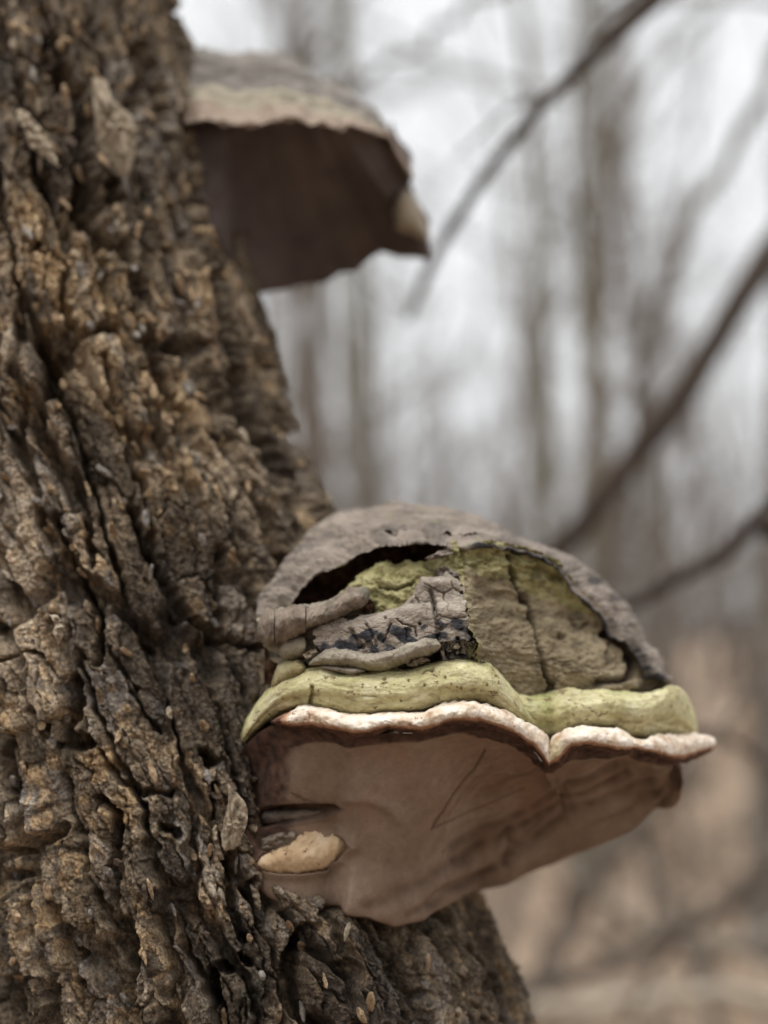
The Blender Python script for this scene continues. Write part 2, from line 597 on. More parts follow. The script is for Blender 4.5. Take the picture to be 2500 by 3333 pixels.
M = dict(chip_tan=mat_chip('tan_bark_chip', (0.16, 0.10, 0.058), (0.36, 0.255, 0.155), (0.56, 0.43, 0.29)), chip_grey=mat_chip('grey_bark_chip', (0.10, 0.088, 0.08), (0.24, 0.215, 0.19), (0.42, 0.38, 0.33)),
         chip_dark=mat_chip('dark_bark_chip', (0.03, 0.023, 0.018), (0.085, 0.062, 0.046), (0.17, 0.125, 0.09)), bark=mat_bark(), flake=mat_flake(), crust=mat_crust(), layer=mat_layer(), roll=mat_roll(), tissue=mat_tissue(), cavity=mat_cavity(),
         band=mat_band(), rim=mat_rim(), pore=mat_pore(), young=mat_young(), ucrust=mat_upper_crust(), upore=mat_upper_pore(),
         wood_grey=mat_wood('grey_tree_bark', (0.085, 0.076, 0.066), (0.19, 0.172, 0.15)),
         wood_olive=mat_wood('olive_tree_bark', (0.075, 0.068, 0.048), (0.16, 0.145, 0.105)),
         wood_dark=mat_wood('dark_brown_bark', (0.035, 0.026, 0.022), (0.085, 0.066, 0.054), 40),
         wood_mid=mat_wood('brown_grey_bark', (0.08, 0.064, 0.052), (0.17, 0.14, 0.115), 40),
         wood_soft=mat_wood('greyish_sapling_bark', (0.15, 0.13, 0.105), (0.27, 0.24, 0.20), 40),
         wood_pale=mat_wood('pale_dead_wood', (0.25, 0.21, 0.165), (0.42, 0.37, 0.30), 20),
         ground=mat_ground(), leaf=mat_leaf())

# ------------------------------------------------------------------ the ground: a wooded slope rising behind the tree


def ground_z(x, y):
    x, y = np.asarray(x, float), np.asarray(y, float)
    t = np.maximum(y - 2.5, 0)
    rise = 0.31 * (np.sqrt(t * t + 4.0) - 2.0)
    top = 24.0
    rise = top * (1 - np.exp(-rise / top * 1.15)) * 1.0
    return rise - 0.02 * x + 0.10 * perlin(x * 0.35, y * 0.35, 3) * np.minimum(1, 0.3 + np.abs(y) * 0.1) + 0.5 * perlin(x * 0.05, y * 0.05, 8) * sstep(5, 30, y)


def axis_pts(lo, hi, fine, n_out):
    return None


gx = np.sinh(np.linspace(-4.2, 4.2, 150)) * 5.0
gy = np.sinh(np.linspace(-3.2, 4.4, 190)) * 5.0
GXX, GYY = np.meshgrid(gx, gy)
gv = np.stack([GXX, GYY, ground_z(GXX, GYY)], -1)
ground = build('ground', gv, gridfaces(len(gy), len(gx)), M['ground'])
ground['kind'] = 'structure'
ground['label'] = 'brown leaf covered forest slope rising behind the tree'

# fallen leaves: bent little quads nobody could count
rl = np.random.RandomState(5)
NL = 6000
lx = rl.uniform(-6, 9, NL)
ly = rl.uniform(0.9, 6.0, NL) ** 1.55
lz = ground_z(lx, ly) + rl.uniform(0.006, 0.03, NL)
la = rl.uniform(0, 2 * np.pi, NL)
ls = rl.uniform(0.03, 0.07, NL)
lt = rl.normal(0, 0.35, (NL, 2))
lv = []
for sx, sy in ((-1, 0), (-0.25, -0.55), (0.45, -0.45), (1.1, 0), (0.45, 0.45), (-0.25, 0.55)):
    ux = (sx * np.cos(la) - sy * np.sin(la)) * ls
    uy = (sx * np.sin(la) + sy * np.cos(la)) * ls
    lv.append(np.stack([lx + ux, ly + uy, lz + ux * lt[:, 0] + uy * lt[:, 1] + 0.35 * ls * abs(sy)], -1))
lv = np.stack(lv, 1)
li = np.arange(NL)[:, None] * 6
lf = np.concatenate([li + np.array([0, 1, 2, 3]), li + np.array([0, 3, 4, 5])])
leaves = build('fallen_leaves', lv, lf, M['leaf'])
leaves['kind'] = 'stuff'
leaves['label'] = 'dry brown leaves strewn over the forest floor'
leaves['category'] = 'leaves'


# ------------------------------------------------------------------ trees of the background


def tube_mesh(paths, sides):
    """paths: list of (pts (n,3), radii (n)); all closed at the tip"""
    V, F, o = [], [], 0
    for pts, rad in paths:
        pts = np.asarray(pts, float)
        n = len(pts)
        tg = np.gradient(pts, axis=0)
        tg /= np.linalg.norm(tg, axis=1, keepdims=True) + 1e-9
        ref = np.array([0.31, 0.92, 0.24])
        a = np.cross(tg, ref)
        a /= np.linalg.norm(a, axis=1, keepdims=True) + 1e-9
        b = np.cross(tg, a)
        an = np.linspace(0, 2 * np.pi, sides, endpoint=False)
        ring = pts[:, None] + np.asarray(rad)[:, None, None] * (np.cos(an)[None, :, None] * a[:, None] + np.sin(an)[None, :, None] * b[:, None])
        V.append(ring.reshape(-1, 3))
        F.append(gridfaces(n, sides, wrap_u=True) + o)
        o += n * sides
    return np.concatenate(V), np.concatenate(F)


def grow(rs, start, direc, length, r0, nseg, wig, up=0.0):
    p = np.array(start, float)
    d = np.array(direc, float)
    d /= np.linalg.norm(d)
    pts, step = [p.copy()], length / nseg
    for i in range(nseg):
        d = d + rs.normal(0, wig, 3) + np.array([0, 0, up])
        d /= np.linalg.norm(d)
        p = p + d * step
        pts.append(p.copy())
    t = np.linspace(0, 1, nseg + 1)
    return np.array(pts), r0 * (1 - 0.86 * t)


def make_tree(seed, height, r0, n_br, lean=(0, 0), low=0.18, twigs=5):
    rs = np.random.RandomState(seed)
    tp, tr = grow(rs, (0, 0, -0.15), (lean[0], lean[1], 1), height, r0, 26, 0.035, 0.02)
    tr = tr + r0 * 0.7 * np.exp(-np.arange(len(tr)) / 0.8)
    br = []
    for i in range(n_br):
        f = low + (0.97 - low) * (i + rs.rand()) / n_br
        k = f * (len(tp) - 1)
        k0 = int(k)
        p = tp[k0] + (tp[min(k0 + 1, len(tp) - 1)] - tp[k0]) * (k - k0)
        a = rs.rand() * 2 * np.pi
        L = height * (0.15 + 0.22 * rs.rand()) * (1.25 - f)
        rr = max(tr[k0] * (0.25 + 0.25 * rs.rand()), 0.006)
        bp, brd = grow(rs, p, (np.cos(a), np.sin(a), 0.35 + 0.9 * rs.rand()), L, rr, 7, 0.14, 0.03)
        br.append((bp, brd))
        for j in range(twigs):
            q = rs.randint(2, len(bp) - 1)
            dv = bp[q] - bp[q - 1]
            dv = dv / np.linalg.norm(dv) + rs.normal(0, 0.6, 3) + np.array([0, 0, 0.2])
            tw, twr = grow(rs, bp[q], dv, L * (0.25 + 0.35 * rs.rand()), brd[q] * 0.55, 4, 0.16, 0.02)
            br.append((tw, np.maximum(twr, 0.0016)))
            for h in range(2):
                q2 = rs.randint(1, len(tw))
                dv2 = (tw[q2] - tw[q2 - 1])
                dv2 = dv2 / np.linalg.norm(dv2) + rs.normal(0, 0.7, 3)
                t2, t2r = grow(rs, tw[q2], dv2, L * 0.16 * (0.5 + rs.rand()), twr[q2] * 0.6, 3, 0.2)
                br.append((t2, np.maximum(t2r, 0.0013)))
    return tube_mesh([(tp, tr)], 12), tube_mesh(br, 4)


def tree_thing(name, x, y, proto, mat, label, group=None, scale=1.0, rz=0.0):
    z = float(ground_z(x, y))
    o = thing(name, (x, y, z), label, 'tree', group)
    o.rotation_euler = (0, 0, rz)
    o.scale = (scale,) * 3
    for part, me in zip(('trunk', 'crown'), proto):
        c = bpy.data.objects.new(part, me)
        sc.collection.objects.link(c)
        c.parent = o
    return o


def proto_mesh(seed, height, r0, n_br, mat, **kw):
    (tv, tf), (cv, cf) = make_tree(seed, height, r0, n_br, **kw)
    out = []
    for nm, v, f in (('trunk', tv, tf), ('crown', cv, cf)):
        ob = build(nm, v, f, mat)
        out.append(ob.data)
        bpy.data.objects.remove(ob)
    return out


def at_px(px, dist):
    return (px - 1250.0) * KPX * dist * 1.02


protos = {
    'olive_a': proto_mesh(1, 13.0, 0.11, 18, M['wood_olive'], low=0.3, twigs=3),
    'grey_a': proto_mesh(2, 14.0, 0.13, 18, M['wood_grey'], low=0.3, twigs=3),
    'grey_b': proto_mesh(3, 11.0, 0.085, 16, M['wood_grey'], low=0.25, lean=(0.03, 0), twigs=3),
    'olive_b': proto_mesh(4, 10.0, 0.07, 16, M['wood_olive'], low=0.25, lean=(-0.03, 0), twigs=3),
    'mid_a': proto_mesh(6, 12.0, 0.10, 16, M['wood_mid'], low=0.25, twigs=3),
    'sap_a': proto_mesh(7, 4.5, 0.022, 30, M['wood_mid'], low=0.08, lean=(0.10, 0), twigs=4),
    'sap_c': proto_mesh(17, 6.0, 0.030, 14, M['wood_mid'], low=0.15, lean=(0.45, 0.1), twigs=2),
    'sap_d': proto_mesh(18, 6.5, 0.028, 14, M['wood_grey'], low=0.15, lean=(-0.4, 0.1), twigs=2),
    'sap_b': proto_mesh(8, 3.6, 0.018, 26, M['wood_grey'], low=0.05, lean=(-0.16, 0), twigs=4),
}
named = [
    ('bare_tree', 1905, 9.5, 'olive_a', 'upright olive grey tree behind the knotted diagonal branch', 1.0, 0.3),
    ('bare_tree', 2470, 8.0, 'grey_a', 'dark grey tree at the right edge of the picture', 1.0, 1.3),
    ('bare_tree', 1172, 10.5, 'olive_b', 'slim olive tree seen just below the tip of the upper bracket fungus', 1.6, 2.2),
    ('bare_tree', 992, 9.0, 'mid_a', 'thin brown tree seen below the upper bracket fungus, nearest the big trunk', 0.62, 4.0),
    ('bare_tree', 1110, 15.0, 'grey_a', 'pale grey tree rising behind the top of the upper bracket fungus', 0.9, 5.2),
    ('bare_tree', 1790, 13.0, 'olive_a', 'faint olive tree left of the upright olive grey tree', 0.85, 0.9),
    ('bare_tree', 2190, 12.0, 'grey_b', 'slim grey tree between the knotted branch and the right edge', 1.1, 3.1),
]
for nm, px, dist, pk, lab, s_, rz in named:
    tree_thing(nm, at_px(px, dist), dist, protos[pk], None, lab, 'bare trees behind the bracket fungi', s_, rz)
rt = np.random.RandomState(21)
kinds = ['grey_a', 'grey_b', 'olive_a', 'olive_b', 'mid_a']
for i in range(17):
    dist = 13 + 48 * (i + rt.rand()) / 17
    px = rt.uniform(250, 2750)
    tree_thing('distant_tree', at_px(px, dist), dist, protos[kinds[i % 5]], None, 'blurred bare tree far up the slope, thin and grey',
               'far bare trees on the slope', rt.uniform(0.8, 1.25), rt.uniform(0, 6.28))
for i in range(22):
    dist = 8 + 34 * rt.rand()
    px = rt.uniform(2900, 6200) if i % 2 else rt.uniform(-3800, -500)
    tree_thing('distant_tree', at_px(px, dist), dist, protos[kinds[i % 5]], None, 'blurred bare tree far up the slope, thin and grey', 'far bare trees on the slope', rt.uniform(0.8, 1.25), rt.uniform(0, 6.28))
for i, (px, dist, pk, s_, rz) in enumerate([(1660, 5.6, 'sap_a', 1.0, 0.4), (2080, 6.6, 'sap_b', 1.1, 1.4), (2360, 5.2, 'sap_a', 0.9, 2.8), (1420, 7.0, 'sap_b', 1.2, 0.1),
                                           (1240, 6.2, 'sap_a', 1.1, 5.0), (1900, 7.6, 'sap_b', 1.2, 3.7), (2600, 6.0, 'sap_a', 1.0, 4.4), (1560, 8.4, 'sap_a', 1.2, 1.9), (1300, 5.4, 'sap_c', 1.0, 0.1), (1750, 6.4, 'sap_d', 1.1, 0.2), (2450, 5.8, 'sap_d', 1.1, 0.1)]):
    tree_thing('bare_sapling', at_px(px, dist), dist, protos[pk], None, 'thin twiggy sapling blurred on the slope behind the fungi', 'saplings on the slope', s_, rz)


# a far thicket along the slope that reads as one grey brown mass
rk = np.random.RandomState(33)
tk = []
for i in range(4200):
    y = rk.uniform(16, 75)
    x = rk.uniform(-0.75, 0.75) * y
    h = rk.uniform(1.5, 4.0) + 4.0 * rk.rand() ** 2
    p0 = np.array([x, y, float(ground_z(x, y)) - 0.1])
    ln = rk.normal(0, 0.22, 2)
    tk.append((np.array([p0, p0 + [ln[0] * h * 0.4, ln[1] * h * 0.4, h * 0.5], p0 + [ln[0] * h + rk.normal(0, 0.2), ln[1] * h, h]]), np.array([1, 0.7, 0.25]) * rk.uniform(0.008, 0.026)))
tv_, tf_ = tube_mesh(tk, 4)
thicket = build('far_thicket', tv_, tf_, M['wood_mid'])
thicket['kind'] = 'stuff'
thicket['label'] = 'far grey brown thicket of thin stems along the slope'
thicket['category'] = 'thicket'


def limb(name, pts, widths, mat, label, cat='branch', twigs=(), sides=10, seed=0, knot=None, group=None):
    """a limb through photo points (px, py, depth); widths in photo pixels"""
    rs = np.random.RandomState(seed)
    pts = np.asarray(pts, float)
    c = curve(pts, 40, 3)
    w = np.interp(np.linspace(0, 1, 40), np.linspace(0, 1, len(widths)), widths)
    v = P(c[:, 0], c[:, 1], c[:, 2])
    v = v + smooth1(rs.normal(0, 0.010, v.shape) * c[:, 2:3] * 0.45, 1)
    r = w * KPX * c[:, 2] / 2
    r = r * (1 + 0.10 * np.sin(np.arange(40) * 1.7))
    if knot is not None:
        kk = int(knot * 39)
        r = r * (1 + 1.1 * np.exp(-((np.arange(40) - kk) / 0.9) ** 2))
    base = v[np.argmin(v[:, 2])]
    o = thing(name, base, label, cat, group)
    V, F = tube_mesh([(v, r)], sides)
    build('stem', V, F, mat, o)
    tl = []
    for tpts, tw in twigs:
        tc = curve(np.asarray(tpts, float), 18, 2)
        tl.append((P(tc[:, 0], tc[:, 1], tc[:, 2]) + rs.normal(0, 0.001, (18, 3)), np.linspace(tw, tw * 0.4, 18) * KPX * tc[:, 2] / 2))
    for tp_ in tl:
        V, F = tube_mesh([tp_], 7)
        build('twig', V, F, mat, o)
    return o


limb('knotted_branch', [(1290, 1030, 1.6), (1360, 930, 1.5), (1460, 800, 1.42), (1600, 560, 1.38), (1750, 310, 1.35), (1900, 140, 1.38), (2110, 10, 1.42), (2230, -120, 1.5), (2500, -420, 1.6), (2900, -640, 1.7), (3350, -500, 1.7), (3600, 600, 1.7), (3650, 6400, 1.7)],
     [26, 46, 54, 54, 52, 56, 62, 66, 68, 70, 74, 80, 90], M['wood_dark'], 'slender diagonal branch with a dark knot right of the upper bracket fungus', knot=0.175, seed=3,
     twigs=[([(1750, 310, 1.35), (1640, 360, 1.4), (1480, 520, 1.5)], 12), ([(1900, 140, 1.38), (1960, 60, 1.4), (2100, -40, 1.4)], 16)])
limb('leaning_stem', [(4300, -1500, 3.0), (3500, -520, 2.8), (2960, 200, 2.5), (2700, 560, 2.4), (2500, 840, 2.3), (2330, 1090, 2.25), (2180, 1330, 2.25), (2040, 1540, 2.25), (1850, 1740, 2.3), (1600, 1960, 2.35), (1250, 2300, 2.4), (900, 2800, 2.5), (600, 3600, 2.5), (500, 4400, 2.5)],
     [30, 70, 100, 110, 112, 104, 96, 88, 82, 78, 76, 76, 78, 84], M['wood_dark'], 'thick dark brown stem slanting across the right side above the lower fungus', cat='branch', seed=5)
limb('forked_branch', [(3600, 500, 1.6), (3200, 950, 1.55), (2900, 1250, 1.5), (2640, 1520, 1.48), (2480, 1710, 1.46), (2330, 1810, 1.46), (2160, 1900, 1.47), (2020, 1975, 1.5), (1850, 2060, 1.55), (1650, 2180, 1.6)],
     [40, 90, 120, 130, 118, 66, 56, 48, 40, 22], M['wood_dark'], 'dark forked branch entering from the right beside the lower fungus cap', seed=7,
     twigs=[([(2480, 1710, 1.46), (2600, 1720, 1.44), (2800, 1700, 1.4), (3300, 1800, 1.4), (3500, 5200, 1.5)], 110)])
limb('thin_twig', [(2700, 2560, 2.1), (2500, 2480, 2.0), (2400, 2440, 1.95), (2300, 2400, 1.9), (2000, 2300, 1.9), (1500, 2350, 1.9), (1100, 2900, 2.0), (900, 4900, 2.1)],
     [40, 38, 34, 30, 30, 30, 34, 40], M['wood_mid'], 'thin brown twig touching the right tip of the lower fungus rim', seed=9,
     twigs=[([(2330, 2412, 1.9), (2400, 2290, 1.95), (2500, 2150, 2.0), (2700, 1900, 2.1)], 30)])
limb('arching_sapling', [(2860, 2420, 2.6), (2500, 2810, 2.5), (2350, 2970, 2.5), (2200, 3060, 2.5), (2000, 3130, 2.5), (1780, 3190, 2.5), (1500, 3300, 2.55), (1200, 3800, 2.6)],
     [74, 70, 64, 60, 58, 58, 60, 60], M['wood_mid'], 'grey brown sapling arching through the lower right corner', cat='sapling', seed=12,
     twigs=[([(2200, 3060, 2.5), (2090, 3200, 2.5), (1980, 3420, 2.5)], 30), ([(2350, 2970, 2.5), (2560, 2880, 2.55), (2800, 2850, 2.6)], 26)])
limb('slanting_sapling', [(2280, 2420, 2.9), (2160, 2580, 2.8), (2000, 2760, 2.8), (1880, 2960, 2.8), (1760, 3150, 2.8), (1650, 3350, 2.8), (1500, 3700, 2.8)],
     [42, 52, 60, 64, 66, 68, 70], M['wood_mid'], 'soft grey sapling slanting below the right end of the lower fungus', cat='sapling', seed=13)
limb('crossing_sapling', [(2900, 3020, 3.0), (2500, 3040, 2.9), (2300, 3090, 2.9), (2050, 3010, 2.9), (1900, 2880, 2.9), (1800, 2760, 2.9), (1650, 2600, 3.0)], [60, 56, 52, 46, 40, 36, 30], M['wood_soft'],
     'faint grey sapling crossing the other stems at lower right', cat='sapling', seed=16)
limb('grey_branch', [(2750, -150, 3.2), (2560, 180, 3.2), (2380, 470, 3.2), (2250, 760, 3.2), (2140, 1050, 3.2), (2080, 1330, 3.2), (2010, 1700, 3.3), (1990, 2600, 3.4)], [46, 44, 42, 38, 36, 36, 38, 42], M['wood_grey'],
     'soft grey branch hanging between the knotted branch and the thick dark stem', seed=17)
limb('pale_log', [(1400, 3330, 3.4), (1700, 3300, 3.4), (2000, 3275, 3.4), (2300, 3262, 3.4), (2700, 3250, 3.4), (3100, 3240, 3.4)], [64, 62, 60, 62, 64, 66], M['wood_pale'],
     'pale fallen log lying along the bottom right', cat='log', seed=14)
limb('fine_upper_twig', [(760, 460, 3.0), (1000, 330, 3.0), (1210, 225, 3.0), (1360, 130, 3.0), (1500, 60, 3.0), (1750, -120, 3.1)], [20, 22, 24, 24, 24, 26], M['wood_grey'],
     'faint grey twig slanting above the upper bracket fungus', seed=15)

# ------------------------------------------------------------------ the big tree: axis, radius and rugged bark
Y0, RT = 0.845, 0.14
sil = np.array([(230, -1200), (400, -600), (560, 0), (612, 145), (690, 400), (760, 700), (824, 950), (878, 1100), (915, 1300), (985, 1520), (1060, 1640), (1150, 1850), (1300, 2300),
                (1420, 2650), (1525, 2930), (1590, 3080), (1650, 3180), (1690, 3333), (1760, 3700), (1850, 4300)], float)
_k = (1666.5 - sil[:, 1]) * KPX
_d = Y0 / (math.cos(PITCH) - _k * math.sin(PITCH))
AX_Z = CAM[2] + _k * _d * math.cos(PITCH) + _d * math.sin(PITCH)
AX_X = (sil[:, 0] - 1250) * KPX * _d - RT * 1.0
_o = np.argsort(AX_Z)
AX_Z, AX_X = AX_Z[_o], AX_X[_o]


def axis_x(z):
    z = np.asarray(z, float)
    x = np.interp(z, AX_Z, AX_X)
    sl = (AX_X[1] - AX_X[0]) / (AX_Z[1] - AX_Z[0])
    sh = (AX_X[-1] - AX_X[-2]) / (AX_Z[-1] - AX_Z[-2])
    x = np.where(z < AX_Z[0], AX_X[0] + sl * 0.6 * (z - AX_Z[0]), x)
    return np.where(z > AX_Z[-1], AX_X[-1] + sh * 0.7 * (z - AX_Z[-1]), x)


def axis_r(z):
    z = np.asarray(z, float)
    return RT * (1 + 0.55 * np.exp(-np.maximum(z, 0) / 0.22) - 0.10 * sstep(1.6, 3.6, z))


def tdepth(px, py, off=0.0):
    """depth at which the ray of a pixel meets the smooth trunk (radius + off)"""
    px, py = np.atleast_1d(np.asarray(px, float)), np.atleast_1d(np.asarray(py, float))
    ds = np.linspace(0.5, 1.25, 1500)
    q = P(px[:, None], py[:, None], ds[None, :])
    dist = np.hypot(q[..., 0] - axis_x(q[..., 2]), q[..., 1] - Y0) - axis_r(q[..., 2]) - off
    hit = dist < 0
    first = np.argmax(hit, 1)
    near = np.argmin(dist, 1)
    return np.where(hit.any(1), ds[first], ds[near])


tree = thing('old_tree', (float(axis_x(0.0)), Y0, 0.0), 'massive tree trunk with deeply furrowed brown bark filling the left side', 'tree')

step = 0.00058
phi_f = np.arange(math.radians(-72), math.radians(104), step / RT)
phi_b = np.linspace(phi_f[-1], phi_f[0] + 2 * np.pi, 62)[1:-1]
phi = np.concatenate([phi_f, phi_b])
z_f = np.arange(1.06, 1.80, step)
z_lo = np.linspace(-0.12, 1.06, 75)[:-1]
z_hi = np.linspace(1.80, 4.2, 120)[1:]
zz = np.concatenate([z_lo, z_f, z_hi])
PH, ZZ = np.meshgrid(phi, zz)
PH, ZZ = PH.astype(np.float32), ZZ.astype(np.float32)
nvv, nuu = PH.shape
rad = axis_r(ZZ)
bx = axis_x(ZZ) + rad * np.sin(PH)
by = Y0 - rad * np.cos(PH)
base_v = np.stack([bx, by, ZZ], -1)
bpx, bpy_, bd = project(base_v)
front = np.cos(PH) > -0.3

A = (PH * RT).astype(np.float32)
S = ZZ
# wandering of all features; the bark grain leans a little with the trunk
wa = 0.007 * perlin(A * 22, S * 9, 1) + 0.003 * perlin(A * 70, S * 40, 2) + 0.0016 * perlin(A * 210, S * 150, 4)
ws = 0.012 * perlin(A * 16, S * 16, 5) + 0.004 * perlin(A * 75, S * 75, 6) + 0.0016 * perlin(A * 230, S * 210, 7)
a1, s1 = A + wa, S + ws
# big plates between long furrows
def tilt(idn, k=1.0):
    an = RND[idn, 3] * 6.283
    return k * (np.cos(an) * WOFF[0] + np.sin(an) * WOFF[1])


f1, f2, pid = worley(a1 / 0.023, s1 / 0.130, 1)
e1 = f2 - f1
plate = sstep(0.05, 0.17, e1 + 0.05 * perlin(A * 160, S * 90, 15))
H = 0.0165 * (plate - 0.9) + 0.0055 * (RND[pid, 2] - 0.5) + 0.005 * tilt(pid)
# broken pieces inside plates, each a little tilted
f1, f2, cid = worley((A + 0.7 * wa) / 0.0088, (S + 0.8 * ws) / 0.034, 7)
e2 = f2 - f1
H += 0.0048 * (sstep(0.02, 0.12, e2 + 0.06 * perlin(A * 300, S * 200, 16)) - 0.92) * (0.4 + 0.6 * plate) + 0.0026 * (RND[cid, 2] - 0.5) + 0.0024 * tilt(cid)
# scales
f1, f2, sid = worley((A + 0.8 * wa + 0.0006 * perlin(A * 500, S * 500, 14)) / 0.0036, (S + 0.8 * ws) / 0.0085, 13)
H += 0.0007 * (sstep(0.0, 0.16, f2 - f1) - 0.8) + 0.0011 * (RND[sid, 1] - 0.5) + 0.0015 * tilt(sid)
f1, f2, gid = worley((A + 0.5 * wa) / 0.0019, (S + 0.5 * ws) / 0.0024, 17)
H += 0.0007 * (RND[gid, 1] - 0.5) + 0.0009 * tilt(gid)
# laminated ledges: the bark breaks in thin sheets, mostly along the grain
Hc = H - 0.0165 * (plate - 0.9) - 0.0055 * (RND[pid, 2] - 0.5)
calm = np.clip(sstep(-0.05, 0.35, perlin(A * 26, S * 11, 80)) + 0.9 * np.exp(-(((bpx - 540) / 130.0) ** 2 + ((bpy_ - 2150) / 330.0) ** 2)) + 0.9 * np.exp(-(((bpx - 510) / 110.0) ** 2 + ((bpy_ - 2950) / 240.0) ** 2))
               + 0.7 * np.exp(-(((bpx - 150) / 130.0) ** 2 + ((bpy_ - 1950) / 300.0) ** 2)), 0, 1)
H = H - 0.55 * calm * Hc
lam = fbm(a1 * 70, s1 * 16, 4, 20)
lq = lam * 3.0
lam_h = (np.floor(lq) + sstep(0.42, 0.58, lq - np.floor(lq))) / 3.0
H += 0.0036 * lam_h
# fine relief: fibres along the trunk here, flaky cross wrinkles there
crossy = sstep(-0.25, 0.35, perlin(A * 14, S * 9, 44) + 0.6 * np.exp(-((bpx - 120) / 220.0) ** 2))
H += (1 - crossy) * 0.0008 * ridged(A * 260 + 3 * wa / 0.01, S * 70, 2, 40)
H += crossy * 0.0005 * ridged(A * 120, S * 300 + 1.5 * perlin(A * 130, S * 130, 45), 2, 46)
H += 0.0006 * fbm(A * 420, S * 420, 3, 51, 0.8)

# furrows and hollows as they run in the photograph (photo pixels, half width, depth in metres)
FISS = [
    ([(185, 255), (245, 300), (268, 400), (262, 520), (272, 640), (300, 740), (390, 800)], 26, 0.020),
    ([(135, 40), (150, 120), (148, 205), (90, 195), (0, 165)], 9, 0.010),
    ([(215, 130), (235, 170)], 10, 0.010),
    ([(440, 160), (480, 230), (505, 310), (520, 390)], 20, 0.014),
    ([(585, 405), (600, 490), (640, 610), (690, 720), (745, 850)], 16, 0.012),
    ([(350, 600), (385, 645)], 16, 0.014),
    ([(535, 680), (570, 760), (590, 810)], 14, 0.012),
    ([(400, 800), (430, 900), (470, 970)], 18, 0.016),
    ([(100, 830), (130, 800), (115, 780)], 9, 0.008),
    ([(130, 1110), (175, 1180), (180, 1260), (125, 1300), (120, 1400), (175, 1480), (235, 1590), (255, 1640)], 28, 0.019),
    ([(240, 1110), (300, 1070), (390, 1065)], 14, 0.013),
    ([(470, 1085), (540, 1120), (640, 1135)], 26, 0.012),
    ([(340, 1150), (375, 1290), (400, 1400)], 12, 0.010),
    ([(540, 1330), (600, 1400), (620, 1450)], 18, 0.014),
    ([(830, 1120), (860, 1190), (880, 1300), (950, 1450)], 15, 0.012),
    ([(700, 1270), (730, 1350)], 10, 0.009),
    ([(185, 1680), (222, 1800), (270, 1900), (300, 1960), (332, 2005), (330, 2080), (318, 2160)], 11, 0.015),
    ([(258, 1600), (288, 1700), (302, 1840)], 13, 0.015),
    ([(430, 1650), (480, 1800), (560, 1930), (582, 2000), (640, 2030), (730, 2080), (840, 2110)], 14, 0.014),
    ([(565, 1955), (605, 1985)], 16, 0.014),
    ([(0, 2168), (60, 2140), (120, 2115), (170, 2130)], 7, 0.010),
    ([(248, 2220), (262, 2290), (232, 2350), (228, 2420), (290, 2410)], 24, 0.019),
    ([(45, 2440), (60, 2400)], 8, 0.009),
    ([(460, 2080), (500, 2100)], 12, 0.008),
    ([(360, 2110), (400, 2190), (450, 2260)], 7, 0.006),
    ([(420, 2230), (480, 2330), (520, 2380)], 6, 0.006),
    ([(330, 2440), (380, 2520), (440, 2580), (470, 2610)], 9, 0.010),
    ([(0, 2780), (80, 2765), (165, 2735), (220, 2690)], 16, 0.014),
    ([(0, 2850), (110, 2840)], 18, 0.010),
    ([(345, 2590), (385, 2640), (392, 2720), (372, 2830), (382, 2950), (400, 3060), (425, 3180), (408, 3320)], 15, 0.018),
    ([(420, 3000), (440, 3090), (430, 3180)], 22, 0.014),
    ([(470, 2575), (560, 2580)], 8, 0.010),
    ([(525, 2690), (575, 2705)], 15, 0.013),
    ([(665, 2450), (690, 2480)], 18, 0.014),
    ([(695, 2550), (702, 2660)], 11, 0.013),
    ([(745, 2800), (752, 2900), (770, 3000), (800, 3060)], 15, 0.014),
    ([(815, 2870), (835, 2960), (860, 3040)], 14, 0.014),
    ([(715, 3140), (745, 3155)], 15, 0.015),
    ([(692, 3160), (702, 3240), (735, 3340)], 13, 0.016),
    ([(785, 3110), (810, 3130)], 16, 0.014),
    ([(985, 3040), (955, 3120), (950, 3200), (975, 3290), (1050, 3350)], 32, 0.022),
    ([(1280, 3120), (1300, 3180), (1340, 3260), (1400, 3340)], 22, 0.012),
    ([(50, 3190), (70, 3260), (95, 3340)], 20, 0.013),
]
wob_x = 9 * perlin(bpx / 38, bpy_ / 38, 61) + 4 * perlin(bpx / 13, bpy_ / 13, 62)
wob_y = 9 * perlin(bpx / 38, bpy_ / 38, 63) + 4 * perlin(bpx / 13, bpy_ / 13, 64)
qx, qy = bpx + wob_x, bpy_ + wob_y
cut = np.zeros(H.shape)
for poly, hw, dep in FISS:
    pa = np.asarray(poly, float)
    box = front & (qx > pa[:, 0].min() - 90) & (qx < pa[:, 0].max() + 90) & (qy > pa[:, 1].min() - 90) & (qy < pa[:, 1].max() + 90)
    if box.any():
        dd = seg_dist(qx[box], qy[box], poly)
        cut[box] = np.maximum(cut[box], 1.35 * dep * (1 - sstep(0.45 * hw, 1.5 * hw, dd)))
H = H - cut
